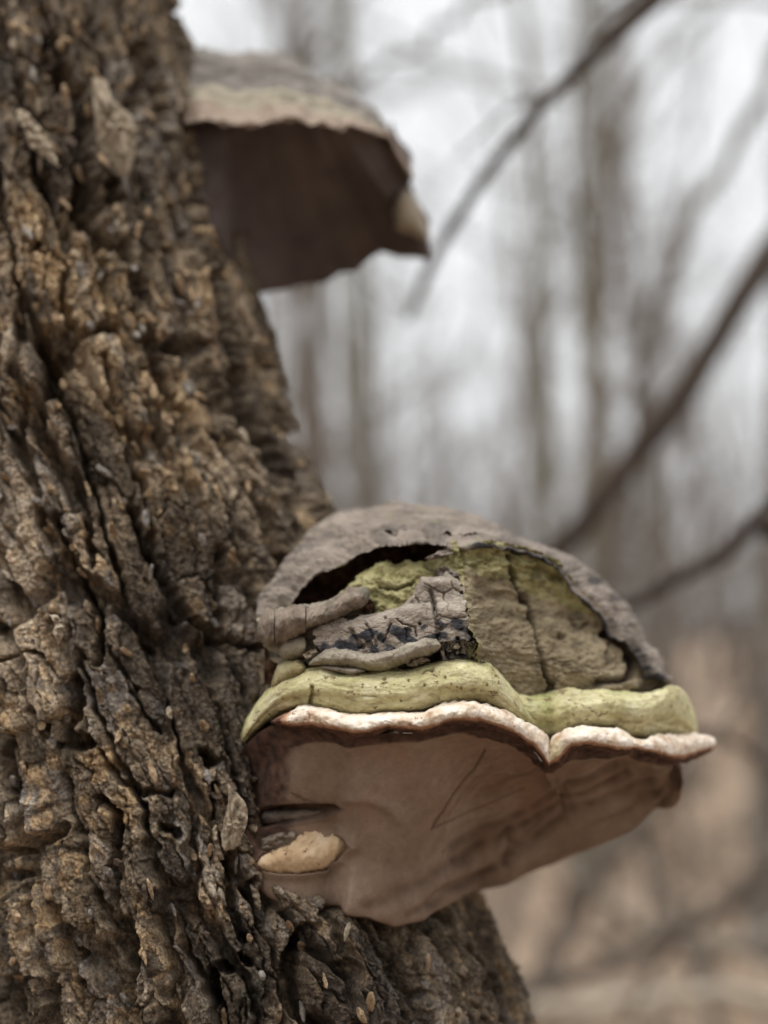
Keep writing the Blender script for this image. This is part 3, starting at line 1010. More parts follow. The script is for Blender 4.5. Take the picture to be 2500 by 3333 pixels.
# raised plates seen in the photograph: outline, height, grey / ochre / lichen share
RAISED = [
    ([(0, 1880), (60, 1700), (150, 1690), (200, 1800), (250, 1950), (290, 2060), (250, 2200), (280, 2290), (225, 2330), (150, 2380), (0, 2390)], 0.007),
    ([(0, 2580), (60, 2560), (180, 2590), (190, 2690), (120, 2735), (0, 2765)], 0.007),
    ([(0, 1080), (90, 1080), (135, 1180), (140, 1250), (60, 1330), (0, 1330)], 0.007),
    ([(400, 2700), (600, 2660), (660, 2800), (640, 3000), (600, 3180), (480, 3160), (410, 2900)], 0.004),
    ([(1010, 2960), (1180, 2980), (1260, 3150), (1330, 3340), (1090, 3340), (1040, 3150)], 0.004),
    ([(0, 2900), (180, 2870), (240, 3050), (235, 3200), (120, 3180), (0, 3180)], 0.006),
    ([(100, 620), (240, 660), (330, 900), (250, 1010), (130, 1000), (60, 860)], 0.004),
]
for poly, hgt in RAISED:
    m = inside(qx, qy, poly) & front
    dd = seg_dist(qx[m], qy[m], poly + poly[:1])
    H[m] += hgt * sstep(0, 26, dd)
# keep the trunk away from the young lobe and the pore surface
H = np.clip(H, -0.040, 0.014)
HIDP = [(818, 2450), (1000, 2380), (1500, 2360), (1500, 2900), (1400, 2950), (1290, 2985), (1120, 2945), (1000, 2925), (860, 2885), (815, 2800), (822, 2700)]
hid = np.zeros(H.shape)
hm = inside(qx + wob_x, qy, HIDP) & front
hid[hm] = sstep(0, 30, seg_dist(qx[hm] + wob_x[hm], qy[hm], HIDP + HIDP[:1]))
H = H * (1 - hid) + np.minimum(H, -0.010) * hid
over = 0.35 * 0.004 * (lam_h - lam / 1.0) + 0.0010 * perlin(A * 180, S * 180, 70)
rd = np.stack([np.sin(PH), -np.cos(PH), 0 * PH], -1)
TV = base_v + H[..., None] * rd
TV[..., 2] += over - 0.25 * np.clip(H, 0, 1)
TV[..., 0] += 0.0010 * perlin(A * 200, S * 200, 71) * np.cos(PH)
TV[..., 1] += 0.0016 * perlin(A * 200, S * 200, 71) * np.sin(PH)

# colour of the bark itself: ochre where inner cork is laid bare, grey weathered sheets, green-grey lichen


def blobs(lst):
    o = np.zeros(H.shape)
    for cx, cy, rx, ry, w in lst:
        o += w * np.exp(-(((qx - cx) / rx) ** 2 + ((qy - cy) / ry) ** 2)) * front
    return o


och = blobs([(190, 830, 150, 190, 0.38), (330, 950, 110, 120, 0.34), (90, 700, 80, 60, 0.25), (270, 1230, 90, 130, 0.36), (300, 1390, 80, 70, 0.35), (600, 1280, 80, 110, 0.36), (640, 1540, 90, 90, 0.38), (650, 930, 50, 90, 0.3),
             (540, 1750, 90, 90, 0.28), (60, 1800, 90, 80, 0.3), (130, 2060, 110, 60, 0.30), (30, 2300, 80, 90, 0.35), (520, 2450, 120, 70, 0.18), (310, 2470, 60, 70, 0.3), (620, 3000, 60, 120, 0.3), (700, 2950, 60, 60, 0.3), (200, 3000, 90, 60, 0.22), (750, 1000, 90, 300, 0.16)])
gry = blobs([(60, 130, 120, 110, 0.35), (100, 950, 120, 70, 0.25), (60, 1550, 110, 110, 0.45), (160, 1850, 120, 130, 0.35), (80, 2180, 130, 70, 0.42), (130, 2650, 100, 90, 0.5), (360, 2260, 90, 60, 0.35), (650, 1930, 120, 90, 0.4),
             (560, 1120, 110, 50, 0.4), (190, 3100, 70, 60, 0.45), (440, 450, 60, 220, 0.2), (560, 1500, 140, 120, 0.22), (620, 3180, 90, 80, 0.3), (400, 270, 60, 80, 0.35), (160, 400, 60, 130, 0.22)])
lic = blobs([(40, 1450, 100, 70, 0.3), (60, 2640, 70, 60, 0.35), (560, 2700, 110, 30, 0.45), (560, 2620, 60, 50, 0.35), (820, 3230, 110, 100, 0.45), (760, 1300, 60, 200, 0.25), (650, 1650, 120, 90, 0.22), (700, 2350, 30, 120, 0.3), (60, 3290, 70, 60, 0.35),
             (740, 3090, 40, 50, 0.3), (1620, 3200, 90, 120, 0.3), (60, 1180, 80, 90, 0.25)])
rn = RND
och = 0.20 + och + 0.46 * (rn[cid, 0] - 0.5) + 0.40 * (rn[sid, 3] - 0.5) + 0.16 * (rn[pid, 3] - 0.5)
gry = 0.30 + gry + 0.44 * (rn[cid, 1] - 0.5) + 0.34 * (rn[sid, 0] - 0.5) + 0.24 * (rn[pid, 1] - 0.5)
lic = 0.08 + lic + 0.30 * (rn[cid, 2] - 0.5) + 0.2 * (rn[sid, 3] - 0.5)
dark_zone = blobs([(560, 2150, 150, 330, 0.75), (480, 1980, 110, 200, 0.5), (500, 2950, 150, 300, 0.7), (280, 2900, 90, 300, 0.5), (800, 3100, 120, 200, 0.6), (780, 2250, 90, 200, 0.6), (1200, 3200, 300, 220, 0.6), (280, 1500, 90, 250, 0.45), (560, 1130, 130, 60, 0.6), (460, 600, 60, 260, 0.35)])
dark_zone = dark_zone + 0.55 * perlin(A * 30, S * 9, 85) + 0.30 * (rn[pid, 0] - 0.5) + 0.35 * (rn[cid, 3] - 0.5)  # hand-set zones of darker brown, broken up by random variation
pale = blobs([(60, 1750, 170, 280, 0.6), (110, 2120, 150, 160, 0.5), (40, 2330, 110, 80, 0.5), (200, 850, 190, 220, 0.6), (350, 450, 90, 200, 0.35), (280, 1280, 90, 160, 0.4), (640, 1500, 160, 260, 0.4), (700, 1000, 110, 300, 0.25), (60, 1150, 100, 160, 0.35), (180, 3050, 130, 200, 0.3), (700, 3000, 50, 200, 0.35), (620, 3230, 120, 80, 0.4), (60, 300, 120, 260, 0.3)])
pale = pale + 0.35 * perlin(A * 55, S * 22, 86) + 0.5 * (rn[cid, 1] - 0.5) + 0.35 * (rn[sid, 2] - 0.5)
tint = np.stack([och, gry, lic, np.ones_like(och)], -1)
# close top
bark = build('trunk', TV, gridfaces(nvv, nuu, wrap_u=True), M['bark'], tree, {'tint': tint, 'dark_zone': dark_zone, 'pale': pale})
VIS = front & (bpx > -200) & (bpx < 1900) & (bpy_ > -200) & (bpy_ < 3500)
vpx, vpy, vd = project(TV[VIS])


def surf_depth(px, py, r=14):
    m = (np.abs(vpx - px) < r) & (np.abs(vpy - py) < r)
    if not m.any():
        return float(tdepth(px, py)[0])
    return float(np.percentile(vd[m], 20))


def flake(outline, lift, thick, mat, tilt=(0, 0), bulge=0.002, name='bark_flake', label=None, nr=9, nu=44, parent=None, depth=None, seed=0, rough=0.0013):
    o = np.asarray(outline, float)
    c0 = o.mean(0)
    cl = curve(np.vstack([o, o[:1]]), nu + 1, 1)[:-1]
    rs_ = np.linspace(0, 1, nr)
    PXX = c0[0] + rs_[:, None] * (cl[:, 0] - c0[0])
    PYY = c0[1] + rs_[:, None] * (cl[:, 1] - c0[1])
    PXX = PXX + 3.0 * perlin(PXX / 14, PYY / 14, seed) * rs_[:, None]
    PYY = PYY + 3.0 * perlin(PXX / 14, PYY / 14, seed + 1) * rs_[:, None]
    d0 = surf_depth(c0[0], c0[1]) if depth is None else depth
    dx, dy = PXX - c0[0], PYY - c0[1]
    D = d0 - lift + tilt[0] * dx * KPX + tilt[1] * dy * KPX - bulge * (1 - rs_[:, None] ** 2)
    D = D - rough * 2 * fbm(PXX / 22, PYY / 14, 3, seed + 3)
    top = P(PXX, PYY, D)
    bot = P(PXX, PYY, D + thick)
    V = np.concatenate([top.reshape(-1, 3), bot.reshape(-1, 3)])
    f = gridfaces(nr, nu, wrap_u=True)
    n = nr * nu
    e = (nr - 1) * nu + np.arange(nu)
    e2 = (nr - 1) * nu + (np.arange(nu) + 1) % nu
    rim = np.stack([e, e2, e2 + n, e + n], -1)
    ob = build(name, V, np.concatenate([f, f[:, ::-1] + n, rim]), mat, parent or tree)
    if label:
        ob['label'] = label
    return ob


flake([(743, 2552), (760, 2568), (803, 2617), (808, 2671), (781, 2742), (754, 2774), (746, 2758), (738, 2776), (722, 2758), (719, 2709), (733, 2655), (743, 2617)], 0.011, 0.004, M['flake'], (-0.5, 0.1), 0.003,
      label='pale splintered bark flake beside the lower fungus', seed=1)
flake([(299, 251), (347, 256), (367, 328), (430, 376), (446, 434), (436, 531), (410, 589), (357, 569), (318, 482), (304, 338)], 0.012, 0.005, M['flake'], (0.2, 0.0), 0.004, label='long pale grey bark flake below the top of the trunk', seed=2)
flake([(53, 357), (77, 352), (116, 400), (159, 439), (172, 490), (200, 552), (150, 515), (96, 478), (82, 424), (53, 386)], 0.014, 0.003, M['flake'], (0.1, -0.3), 0.002, label='small pale bark flake curling off the trunk', seed=3)
flake([(160, 2000), (185, 2000), (212, 2035), (205, 2075), (190, 2100), (170, 2060), (180, 2035)], 0.006, 0.004, M['flake'], (0, 0), 0.004, label='small cream nodule of resin on the bark', name='nodule', seed=4)
flake([(690, 2700), (705, 2680), (712, 2740), (730, 2800), (712, 2805), (698, 2770)], 0.003, 0.003, M['flake'], (-0.3, 0), 0.002, seed=5)
flake([(815, 2880), (838, 2885), (850, 2940), (846, 2965), (830, 2945), (822, 2915)], 0.006, 0.005, M['flake'], (0, 0), 0.003, seed=6)

# loose chips of bark caught on the plates, each lifted at one end
rch = np.random.RandomState(77)
chips = 0
while chips < 190:
    py0 = rch.uniform(-20, 3330)
    lim = np.interp(py0, sil[:, 1], sil[:, 0])
    px0 = rch.uniform(-10, lim - 45)
    if 770 < px0 and 1900 < py0 < 2990 or (px0 > 560 and 120 < py0 < 900):
        continue
    L, W = rch.uniform(14, 40), rch.uniform(7, 15)
    ang = math.atan2(1.0, 0.36) + rch.normal(0, 0.35)
    ol = []
    for k in range(11):
        a_ = 2 * math.pi * k / 11
        r_ = 0.75 + 0.45 * rch.rand()
        u_, v_ = L * r_ * math.cos(a_), W * r_ * math.sin(a_)
        ol.append((px0 + u_ * math.cos(ang) - v_ * math.sin(ang), py0 + u_ * math.sin(ang) + v_ * math.cos(ang)))
    mt = M[('flake', 'chip_tan', 'chip_grey', 'chip_dark')[rch.choice(4, p=[0.08, 0.45, 0.30, 0.17])]]
    flake(ol, rch.uniform(0.001, 0.0035), rch.uniform(0.0012, 0.003), mt, (rch.normal(0, 0.5), rch.normal(0, 0.45)), rch.uniform(0.0, 0.002), nr=4, nu=14, seed=100 + chips, rough=0.0007)
    chips += 1

# ------------------------------------------------------------------ the lower bracket fungus
RIMD = np.array([(770, 0.703), (840, 0.692), (922, 0.682), (1100, 0.672), (1300, 0.667), (1500, 0.668), (1620, 0.674), (1720, 0.684), (1795, 0.694), (1860, 0.689), (2000, 0.697), (2120, 0.713), (2210, 0.732), (2290, 0.750), (2340, 0.762)])


def rimd(px):
    return np.interp(px, RIMD[:, 0], RIMD[:, 1])


low = thing('bracket_fungus', P(1150, 2700, 0.74), 'large hoof shaped bracket fungus with broken cap, yellow green band and white rim', 'fungus', 'bracket fungi on the trunk')


def sheet(name, V, mat, parent, attrs=None, disp=None, thick=0.0):
    """a grid of world points pushed along its normals; with thick > 0 closed to a solid plate (back side further from the camera)"""
    nv, nu = V.shape[:2]
    V0 = V
    n = gnormals(V)
    n = n * np.sign((n * (CAM - V)).sum(-1).mean())
    if disp is not None:
        V = V + n * disp[..., None]
    f = gridfaces(nv, nu)
    if thick > 0:
        B = V0 - n * thick
        N = nv * nu
        allv = np.concatenate([V.reshape(-1, 3), B.reshape(-1, 3)])
        fs = [f, f[:, ::-1] + N]
        for idx in (np.arange(nu), (nv - 1) * nu + np.arange(nu)[::-1], np.arange(nv)[::-1] * nu, np.arange(nv) * nu + nu - 1):
            a, b = idx[:-1], idx[1:]
            fs.append(np.stack([a, b, b + N, a + N], -1)[:, ::-1])
        if attrs:
            attrs = {k: np.concatenate([np.asarray(x).reshape(N, -1)] * 2).squeeze() for k, x in attrs.items()}
        return build(name, allv, np.concatenate(fs), mat, parent, attrs)
    return build(name, V, f, mat, parent, attrs)


def roll(top, bot, dfun, semi, nu, nt, mat, parent, name, amp=(0.0008, 0.0003), lam_=(0.010, 0.003), attrs=None, taper=(0.06, 0.06), power=1.0, k=2, disp=None, seed=0, stretch=1.0):
    """a rounded lip between an upper and a lower outline (photo pixels); dfun(px) = depth of its axis, semi = half thickness in depth"""
    a = curve(top, nu, k)
    b = curve(bot, nu, k)
    u = np.linspace(0, 1, nu)
    tp = np.ones(nu)
    if taper[0] > 0:
        tp *= np.sqrt(np.clip(1 - np.clip(1 - u / taper[0], 0, 1) ** 2, 0.0004, 1))
    if taper[1] > 0:
        tp *= np.sqrt(np.clip(1 - np.clip(1 - (1 - u) / taper[1], 0, 1) ** 2, 0.0004, 1))
    c = (a + b) / 2
    h = (a - b) / 2
    th = np.linspace(0, 2 * np.pi, nt, endpoint=False)          # 0 = toward the camera, pi/2 = upper edge
    sn = np.sign(np.sin(th)) * np.abs(np.sin(th)) ** power
    cs = np.sign(np.cos(th)) * np.abs(np.cos(th)) ** power
    PXX = c[None, :, 0] + h[None, :, 0] * sn[:, None] * tp
    PYY = c[None, :, 1] + h[None, :, 1] * sn[:, None] * tp
    semi_ = np.interp(u, np.linspace(0, 1, len(semi)), semi) if np.ndim(semi) else np.full(nu, semi)
    D = dfun(c[:, 0])[None, :] - semi_[None, :] * cs[:, None] * tp
    V = P(PXX, PYY, D)
    ctr = P(c[:, 0], c[:, 1], dfun(c[:, 0]))
    n = V - ctr[None]
    n /= np.linalg.norm(n, axis=-1, keepdims=True) + 1e-9
    L = np.concatenate([[0], np.cumsum(np.linalg.norm(np.diff(ctr, axis=0), axis=1))])[None, :] + 0 * D
    W = np.linalg.norm(h, axis=1).mean() * KPX * 0.7 * np.sin(th)[:, None] + 0 * D
    W2 = 0.02 * np.cos(th)[:, None] + 0 * D
    dd = amp[0] * fbm(L / lam_[0] / stretch + W2 * 20, W / lam_[0], 2, seed) + amp[1] * fbm(L / lam_[1] / stretch + W2 * 60, W / lam_[1], 3, seed + 5)
    if disp is not None:
        dd = dd + disp(PXX, PYY, th[:, None] + 0 * D, u[None, :] + 0 * D)
    V = V + n * (dd * np.minimum(1, tp * 2))[..., None]
    at = {kk: ff(PXX, PYY, th[:, None] + 0 * D, u[None, :] + 0 * D) for kk, ff in (attrs or {}).items()}
    # grid rows = ring angle, columns = length
    nv, nu2 = V.shape[:2]
    f = gridfaces(nv, nu2, wrap_v=True)
    return build(name, V, f[:, ::-1], mat, parent, at)


# white rim: two lips that meet in a notch
rimA_top = [(880, 2344), (900, 2334), (922, 2322), (973, 2293), (1021, 2296), (1069, 2303), (1117, 2315), (1166, 2322), (1214, 2317), (1262, 2315), (1310, 2320), (1359, 2315), (1407, 2296), (1455, 2284), (1503, 2281), (1551, 2277), (1581, 2284),
            (1636, 2308), (1690, 2336), (1744, 2357), (1771, 2379), (1788, 2412), (1794, 2450)]
rimA_bot = [(880, 2356), (900, 2362), (922, 2368), (963, 2378), (1011, 2380), (1069, 2388), (1142, 2400), (1190, 2400), (1238, 2388), (1262, 2380), (1301, 2388), (1373, 2392), (1416, 2382), (1455, 2370), (1503, 2360), (1554, 2368), (1609, 2376),
            (1663, 2398), (1717, 2436), (1755, 2470), (1775, 2500), (1786, 2508), (1792, 2500)]
rimB_top = [(1786, 2440), (1792, 2415), (1804, 2393), (1836, 2374), (1880, 2365), (1934, 2360), (1988, 2368), (2043, 2384), (2097, 2401), (2140, 2393), (2178, 2398), (2205, 2406), (2260, 2390), (2303, 2387), (2326, 2402), (2334, 2420)]
rimB_bot = [(1786, 2500), (1806, 2502), (1826, 2496), (1847, 2466), (1863, 2446), (1907, 2440), (1961, 2450), (2015, 2460), (2070, 2452), (2108, 2456), (2162, 2474), (2205, 2482), (2232, 2482), (2287, 2466), (2318, 2450), (2334, 2424)]


def rim_lumps(px, py, th, u):
    d = 0.0013 * perlin(px / 80, py / 80, 90) + 0.0005 * perlin(px / 26, py / 26, 91) - 0.0004 * np.abs(perlin(px / 30, py / 16, 92))
    return d + 0.0012 * np.sin(px / 31.0 + 2 * perlin(px / 120, py / 300, 93)) * (px > 2050)


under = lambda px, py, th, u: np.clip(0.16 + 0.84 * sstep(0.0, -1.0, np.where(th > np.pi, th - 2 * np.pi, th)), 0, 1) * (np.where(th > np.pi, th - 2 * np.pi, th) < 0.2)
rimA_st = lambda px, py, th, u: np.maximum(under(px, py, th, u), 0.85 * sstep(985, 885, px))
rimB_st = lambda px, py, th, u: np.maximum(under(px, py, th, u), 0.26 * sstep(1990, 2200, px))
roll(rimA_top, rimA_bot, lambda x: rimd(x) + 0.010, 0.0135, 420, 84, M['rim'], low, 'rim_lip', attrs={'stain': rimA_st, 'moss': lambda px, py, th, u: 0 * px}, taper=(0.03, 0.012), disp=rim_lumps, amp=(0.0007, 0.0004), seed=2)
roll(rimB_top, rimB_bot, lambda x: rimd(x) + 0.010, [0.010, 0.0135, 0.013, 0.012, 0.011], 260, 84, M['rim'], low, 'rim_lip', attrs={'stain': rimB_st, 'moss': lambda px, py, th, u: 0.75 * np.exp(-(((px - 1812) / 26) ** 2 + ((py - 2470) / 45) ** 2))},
     taper=(0.012, 0.03), disp=rim_lumps, amp=(0.0007, 0.0004), seed=4)

# yellow green growth bands
bandA_top = [(778, 2400), (800, 2345), (835, 2285), (872, 2240), (914, 2212), (954, 2196), (997, 2172), (1040, 2168), (1087, 2180), (1124, 2188), (1178, 2187), (1250, 2181), (1312, 2182), (1359, 2174), (1385, 2160), (1439, 2147), (1493, 2145), (1547, 2150),
             (1594, 2157), (1625, 2188), (1658, 2222), (1690, 2265), (1725, 2310), (1762, 2362)]
bandA_bot = [(790, 2432), (815, 2402), (850, 2372), (885, 2345), (922, 2322), (973, 2306), (1021, 2310), (1069, 2318), (1117, 2330), (1166, 2338), (1214, 2334), (1262, 2330), (1310, 2334), (1359, 2328), (1407, 2310), (1455, 2298), (1503, 2294), (1551, 2292), (1581, 2300),
             (1620, 2318), (1660, 2340), (1705, 2360), (1740, 2376), (1772, 2392)]
bandB_top = [(1672, 2262), (1720, 2262), (1771, 2258), (1804, 2249), (1869, 2243), (1961, 2246), (2043, 2254), (2113, 2257), (2157, 2241), (2180, 2226), (2212, 2240), (2240, 2272), (2262, 2320), (2272, 2366)]
bandB_bot = [(1700, 2340), (1745, 2385), (1785, 2412), (1810, 2405), (1840, 2390), (1885, 2380), (1940, 2376), (1995, 2386), (2050, 2402), (2100, 2414), (2145, 2410), (2190, 2414), (2235, 2408), (2270, 2392)]


def band_disp(px, py, th, u):
    t2 = np.where(th > np.pi, th - 2 * np.pi, th)
    d = 0.0008 * perlin(px / 160, t2 * 2.0 + 0.8 * perlin(px / 90, t2, 101), 100) + 0.0003 * perlin(px / 90, t2 * 6, 102)
    d = d + 0.0008 * perlin(px / 60, py / 60, 103)
    gl = -0.32 + 0.30 * perlin(px / 170, 0 * px + 3.3, 108)
    d -= (0.0012 + 0.0012 * perlin(px / 110, 0 * px, 109)) * np.exp(-((t2 - gl) / 0.16) ** 2)
    d += 0.0002 * perlin(px / 46, t2 * 9 + 1.2 * perlin(px / 60, t2 * 2, 111), 110) + 0.0003 * perlin(px / 16, t2 * 9, 112)
    d -= 0.0045 * np.exp(-(seg_dist(px, py, [(1016, 2236), (1018, 2262), (1010, 2290)]) / 5.5) ** 2)
    d -= 0.0012 * np.exp(-(seg_dist(px, py, [(1130, 2272), (1180, 2266), (1225, 2268)]) / 4) ** 2)
    for hx, hy, hr in ((1406, 2180, 7), (1382, 2230, 3), (1500, 2240, 3), (1330, 2215, 3), (1585, 2230, 3), (1450, 2205, 3)):
        d -= 0.003 * np.exp(-(np.hypot(px - hx, py - hy) / hr) ** 2)
    return d


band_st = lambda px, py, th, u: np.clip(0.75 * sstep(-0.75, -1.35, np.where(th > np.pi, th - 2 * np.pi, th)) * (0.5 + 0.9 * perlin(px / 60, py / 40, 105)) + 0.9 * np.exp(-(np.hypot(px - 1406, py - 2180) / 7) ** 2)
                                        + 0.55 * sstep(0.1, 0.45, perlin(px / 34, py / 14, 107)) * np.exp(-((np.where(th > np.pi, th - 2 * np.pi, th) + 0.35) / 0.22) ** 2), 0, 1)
band_ms = lambda px, py, th, u: np.clip(0.16 + 0.5 * sstep(960, 800, px) + 0.35 * np.exp(-((px - 1390) / 35) ** 2) * sstep(2260, 2170, py) + 0.45 * np.exp(-((px - 1750) / 70) ** 2) + 0.28 * np.exp(-((px - 2010) / 60) ** 2) + 0.1 * (px > 1700), 0, 1)
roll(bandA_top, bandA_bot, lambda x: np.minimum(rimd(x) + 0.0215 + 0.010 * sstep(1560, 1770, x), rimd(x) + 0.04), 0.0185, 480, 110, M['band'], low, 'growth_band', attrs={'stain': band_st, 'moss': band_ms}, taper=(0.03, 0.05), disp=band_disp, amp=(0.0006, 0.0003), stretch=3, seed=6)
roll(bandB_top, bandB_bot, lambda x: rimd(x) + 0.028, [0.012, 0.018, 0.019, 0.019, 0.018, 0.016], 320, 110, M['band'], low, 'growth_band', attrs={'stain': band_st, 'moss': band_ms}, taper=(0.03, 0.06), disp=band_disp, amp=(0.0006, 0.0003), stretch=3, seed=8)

# pore surface: from under the rim back to the trunk
front_e = [(772, 2462), (800, 2425), (840, 2385), (880, 2362), (922, 2358), (963, 2366), (1021, 2370), (1093, 2380), (1142, 2392), (1214, 2392), (1286, 2382), (1359, 2384), (1431, 2372), (1503, 2356), (1551, 2360), (1609, 2370), (1663, 2390), (1717, 2430), (1771, 2490), (1795, 2500),
           (1826, 2485), (1858, 2430), (1923, 2415), (1988, 2422), (2043, 2422), (2124, 2432), (2190, 2440), (2212, 2462)]
mid_e = [(772, 2464), (800, 2460), (843, 2469), (876, 2425), (949, 2409), (1021, 2404), (1093, 2410), (1142, 2425), (1214, 2418), (1286, 2404), (1359, 2406), (1431, 2392), (1503, 2380), (1551, 2386), (1581, 2392), (1663, 2416), (1717, 2460), (1771, 2520), (1804, 2510), (1858, 2470),
         (1923, 2464), (1988, 2470), (2043, 2466), (2124, 2486), (2190, 2490), (2214, 2492)]
rear_e = [(772, 2466), (778, 2520), (786, 2620), (796, 2720), (806, 2800), (818, 2862), (836, 2890), (872, 2918), (921, 2940), (999, 2954), (1059, 2944), (1107, 2944), (1125, 2972), (1186, 2985), (1252, 3004), (1282, 3013), (1373, 2989), (1463, 2941), (1543, 2902), (1636, 2873), (1717, 2840),
          (1798, 2813), (1880, 2775), (1961, 2743), (2043, 2705), (2113, 2646), (2151, 2636), (2200, 2624), (2222, 2592), (2224, 2548), (2214, 2494)]
NU, NVP = 520, 300
fe = curve(front_e, NU, 3)
me_ = curve(mid_e, NU, 3)
# the rear edge is walked with weights so its columns face the front ones
re0 = np.asarray(rear_e, float)
Lr = np.concatenate([[0], np.cumsum(np.hypot(np.diff(re0[:, 0]), np.diff(re0[:, 1])))])
wt = np.linspace(0, 1, NU)
wt = np.interp(wt, [0, 0.16, 0.42, 0.80, 0.97, 1.0], [0, 0.24, 0.50, 0.87, 0.955, 1.0])
re_ = smooth1(np.stack([np.interp(wt * Lr[-1], Lr, re0[:, i]) for i in (0, 1)], -1), 3)
rear_d = tdepth(re_[:, 0], re_[:, 1], -0.004)
xr = re_[:, 0]
free = np.interp(xr, [1150, 1282, 1373, 1463, 1543, 1636, 1717, 1880, 2043, 2151, 2200, 2224], [0.735, 0.752, 0.768, 0.781, 0.791, 0.797, 0.800, 0.800, 0.796, 0.790, 0.784, 0.778])
wfree = sstep(1120, 1260, xr) * (wt > 0.35)
over_tr = np.interp(xr, [1060, 1130, 1480, 1560], [0.0, 1.0, 1.0, 0.0]) * (wt > 0.3)
rear_d = rear_d * (1 - wfree) + np.minimum(free, rear_d + 0.05) * wfree
rear_d = rear_d * (1 - over_tr) + np.minimum(rear_d, tdepth(re_[:, 0], re_[:, 1] + 25, 0.010)) * over_tr
rear_d = smooth1(rear_d, 6)
w_end = sstep(0.955, 1.0, wt)
rear_d = rear_d * (1 - w_end) + 0.742 * w_end
fd = rimd(fe[:, 0]) + 0.007
md = rimd(me_[:, 0]) + 0.0125
R0 = np.concatenate([fe, fd[:, None]], 1)
R1 = np.concatenate([me_, md[:, None]], 1)
R4 = np.concatenate([re_, rear_d[:, None]], 1)
R2 = R1 * 0.66 + R4 * 0.34
R3 = R1 * 0.33 + R4 * 0.67
R2[:, 2] += 0.006
R3[:, 2] += 0.009
R5 = R4.copy()
R5[:, 2] += 0.022
R5[:, 1] -= 28
R6 = R5.copy()
R6[:, 2] += 0.012
R6[:, 1] -= 150
G = rows_interp([R0, R1, R2, R3, R4, R5, R6], NVP, [0, 0.09, 0.36, 0.62, 0.84, 0.92, 1.0])
gx_, gy_, gd_ = G[..., 0], G[..., 1], G[..., 2]
scr = np.zeros(gx_.shape)
grv = np.zeros(gx_.shape)
SCR = [([(1578, 2438), (1560, 2475), (1542, 2508), (1510, 2548), (1479, 2585), (1445, 2643), (1407, 2701)], 4.5, 0.9), ([(1407, 2701), (1490, 2662), (1580, 2619), (1706, 2563)], 3.2, 0.7), ([(1440, 2773), (1510, 2735), (1580, 2701), (1700, 2652)], 5, 0.45),
       ([(1600, 2490), (1545, 2545), (1500, 2600), (1460, 2660)], 4, 0.35), ([(1618, 2492), (1570, 2535), (1525, 2590)], 3, 0.3), ([(1450, 2600), (1448, 2700), (1438, 2760)], 4, 0.22), ([(1800, 2530), (1838, 2500), (1846, 2560)], 3, 0.3),
       ([(1600, 2510), (1640, 2505)], 4, 0.3), ([(1605, 2530), (1650, 2522)], 4, 0.3), ([(1610, 2548), (1655, 2542)], 3, 0.3)]
for poly, w, s_ in SCR:
    dd = seg_dist(gx_ + 3 * perlin(gx_ / 60, gy_ / 60, 120), gy_ + 3 * perlin(gx_ / 60, gy_ / 60, 121), poly)
    scr = np.maximum(scr, s_ * np.exp(-(dd / w) ** 2))
    grv += 0.0006 * s_ * np.exp(-(dd / w) ** 2)
FOLD = [([(1480, 2760), (1640, 2680), (1880, 2552), (2030, 2500)], 26, 0.5), ([(1500, 2800), (1640, 2730), (1771, 2655), (2043, 2530)], 18, 0.6), ([(1400, 2950), (1570, 2855), (1700, 2760), (1850, 2660), (2000, 2600), (2110, 2560)], 24, 0.55),
        ([(1200, 2960), (1350, 2890), (1500, 2800), (1560, 2770)], 26, 0.4), ([(1640, 2820), (1670, 2760), (1660, 2720)], 16, 0.6), ([(1830, 2640), (1860, 2560)], 18, 0.45), ([(1330, 2985), (1450, 2900), (1560, 2850)], 16, 0.35),
        ([(1760, 2540), (1800, 2560), (1850, 2520)], 40, 0.35), ([(2090, 2600), (2140, 2590), (2190, 2540)], 22, 0.55), ([(2140, 2640), (2205, 2560), (2205, 2490)], 14, 0.5)]
for poly, w, s_ in FOLD:
    dd = seg_dist(gx_ + 10 * perlin(gx_ / 90, gy_ / 90, 122), gy_ + 10 * perlin(gx_ / 90, gy_ / 90, 123), poly)
    scr = np.maximum(scr, 1.55 * s_ * np.exp(-(dd / (0.75 * w)) ** 2) * (0.75 + 0.5 * perlin(gx_ / 40, gy_ / 40, 124)))
    grv += 0.0040 * s_ * np.exp(-(dd / w) ** 2)
scr = np.maximum(scr, 0.5 * sstep(0.15, 0.6, perlin((gx_ + 1.9 * gy_) / 46 + perlin(gx_ / 90, gy_ / 90, 127), (gx_ - 0.5 * gy_) / 330, 128)) * sstep(1350, 1750, gx_) * sstep(2440, 2540, gy_))
disp = -grv + 0.0012 * perlin(gx_ / 170, gy_ / 130, 125) + 0.0010 * perlin((gx_ + 1.9 * gy_) / 55, gy_ / 400, 126) * sstep(1300, 1700, gx_)
# slit above the young lobe, hollow round the lobe, wrinkled crescent beside it
slit = [(800, 2660), (840, 2634), (880, 2622), (1021, 2616), (1089, 2616), (1113, 2634), (1069, 2667), (973, 2684), (900, 2692), (800, 2700)]
ins = inside(gx_ + 4 * perlin(gx_ / 20, gy_ / 20, 130), gy_ + 4 * perlin(gx_ / 20, gy_ / 20, 131), slit)
dsl = seg_dist(gx_, gy_, slit + slit[:1])
disp -= np.where(ins, 0.010 * sstep(0, 14, dsl), 0)
scr = np.maximum(scr, np.where(ins, 0.55, 0.6 * np.exp(-(dsl / 7) ** 2)))
lobe_o = [(828, 2812), (850, 2788), (925, 2773), (983, 2768), (1050, 2734), (1108, 2710), (1137, 2730), (1148, 2756), (1117, 2802), (1050, 2836), (973, 2850), (900, 2850), (843, 2838)]
dlo = seg_dist(gx_, gy_, lobe_o + lobe_o[:1])
inl = inside(gx_, gy_, lobe_o)
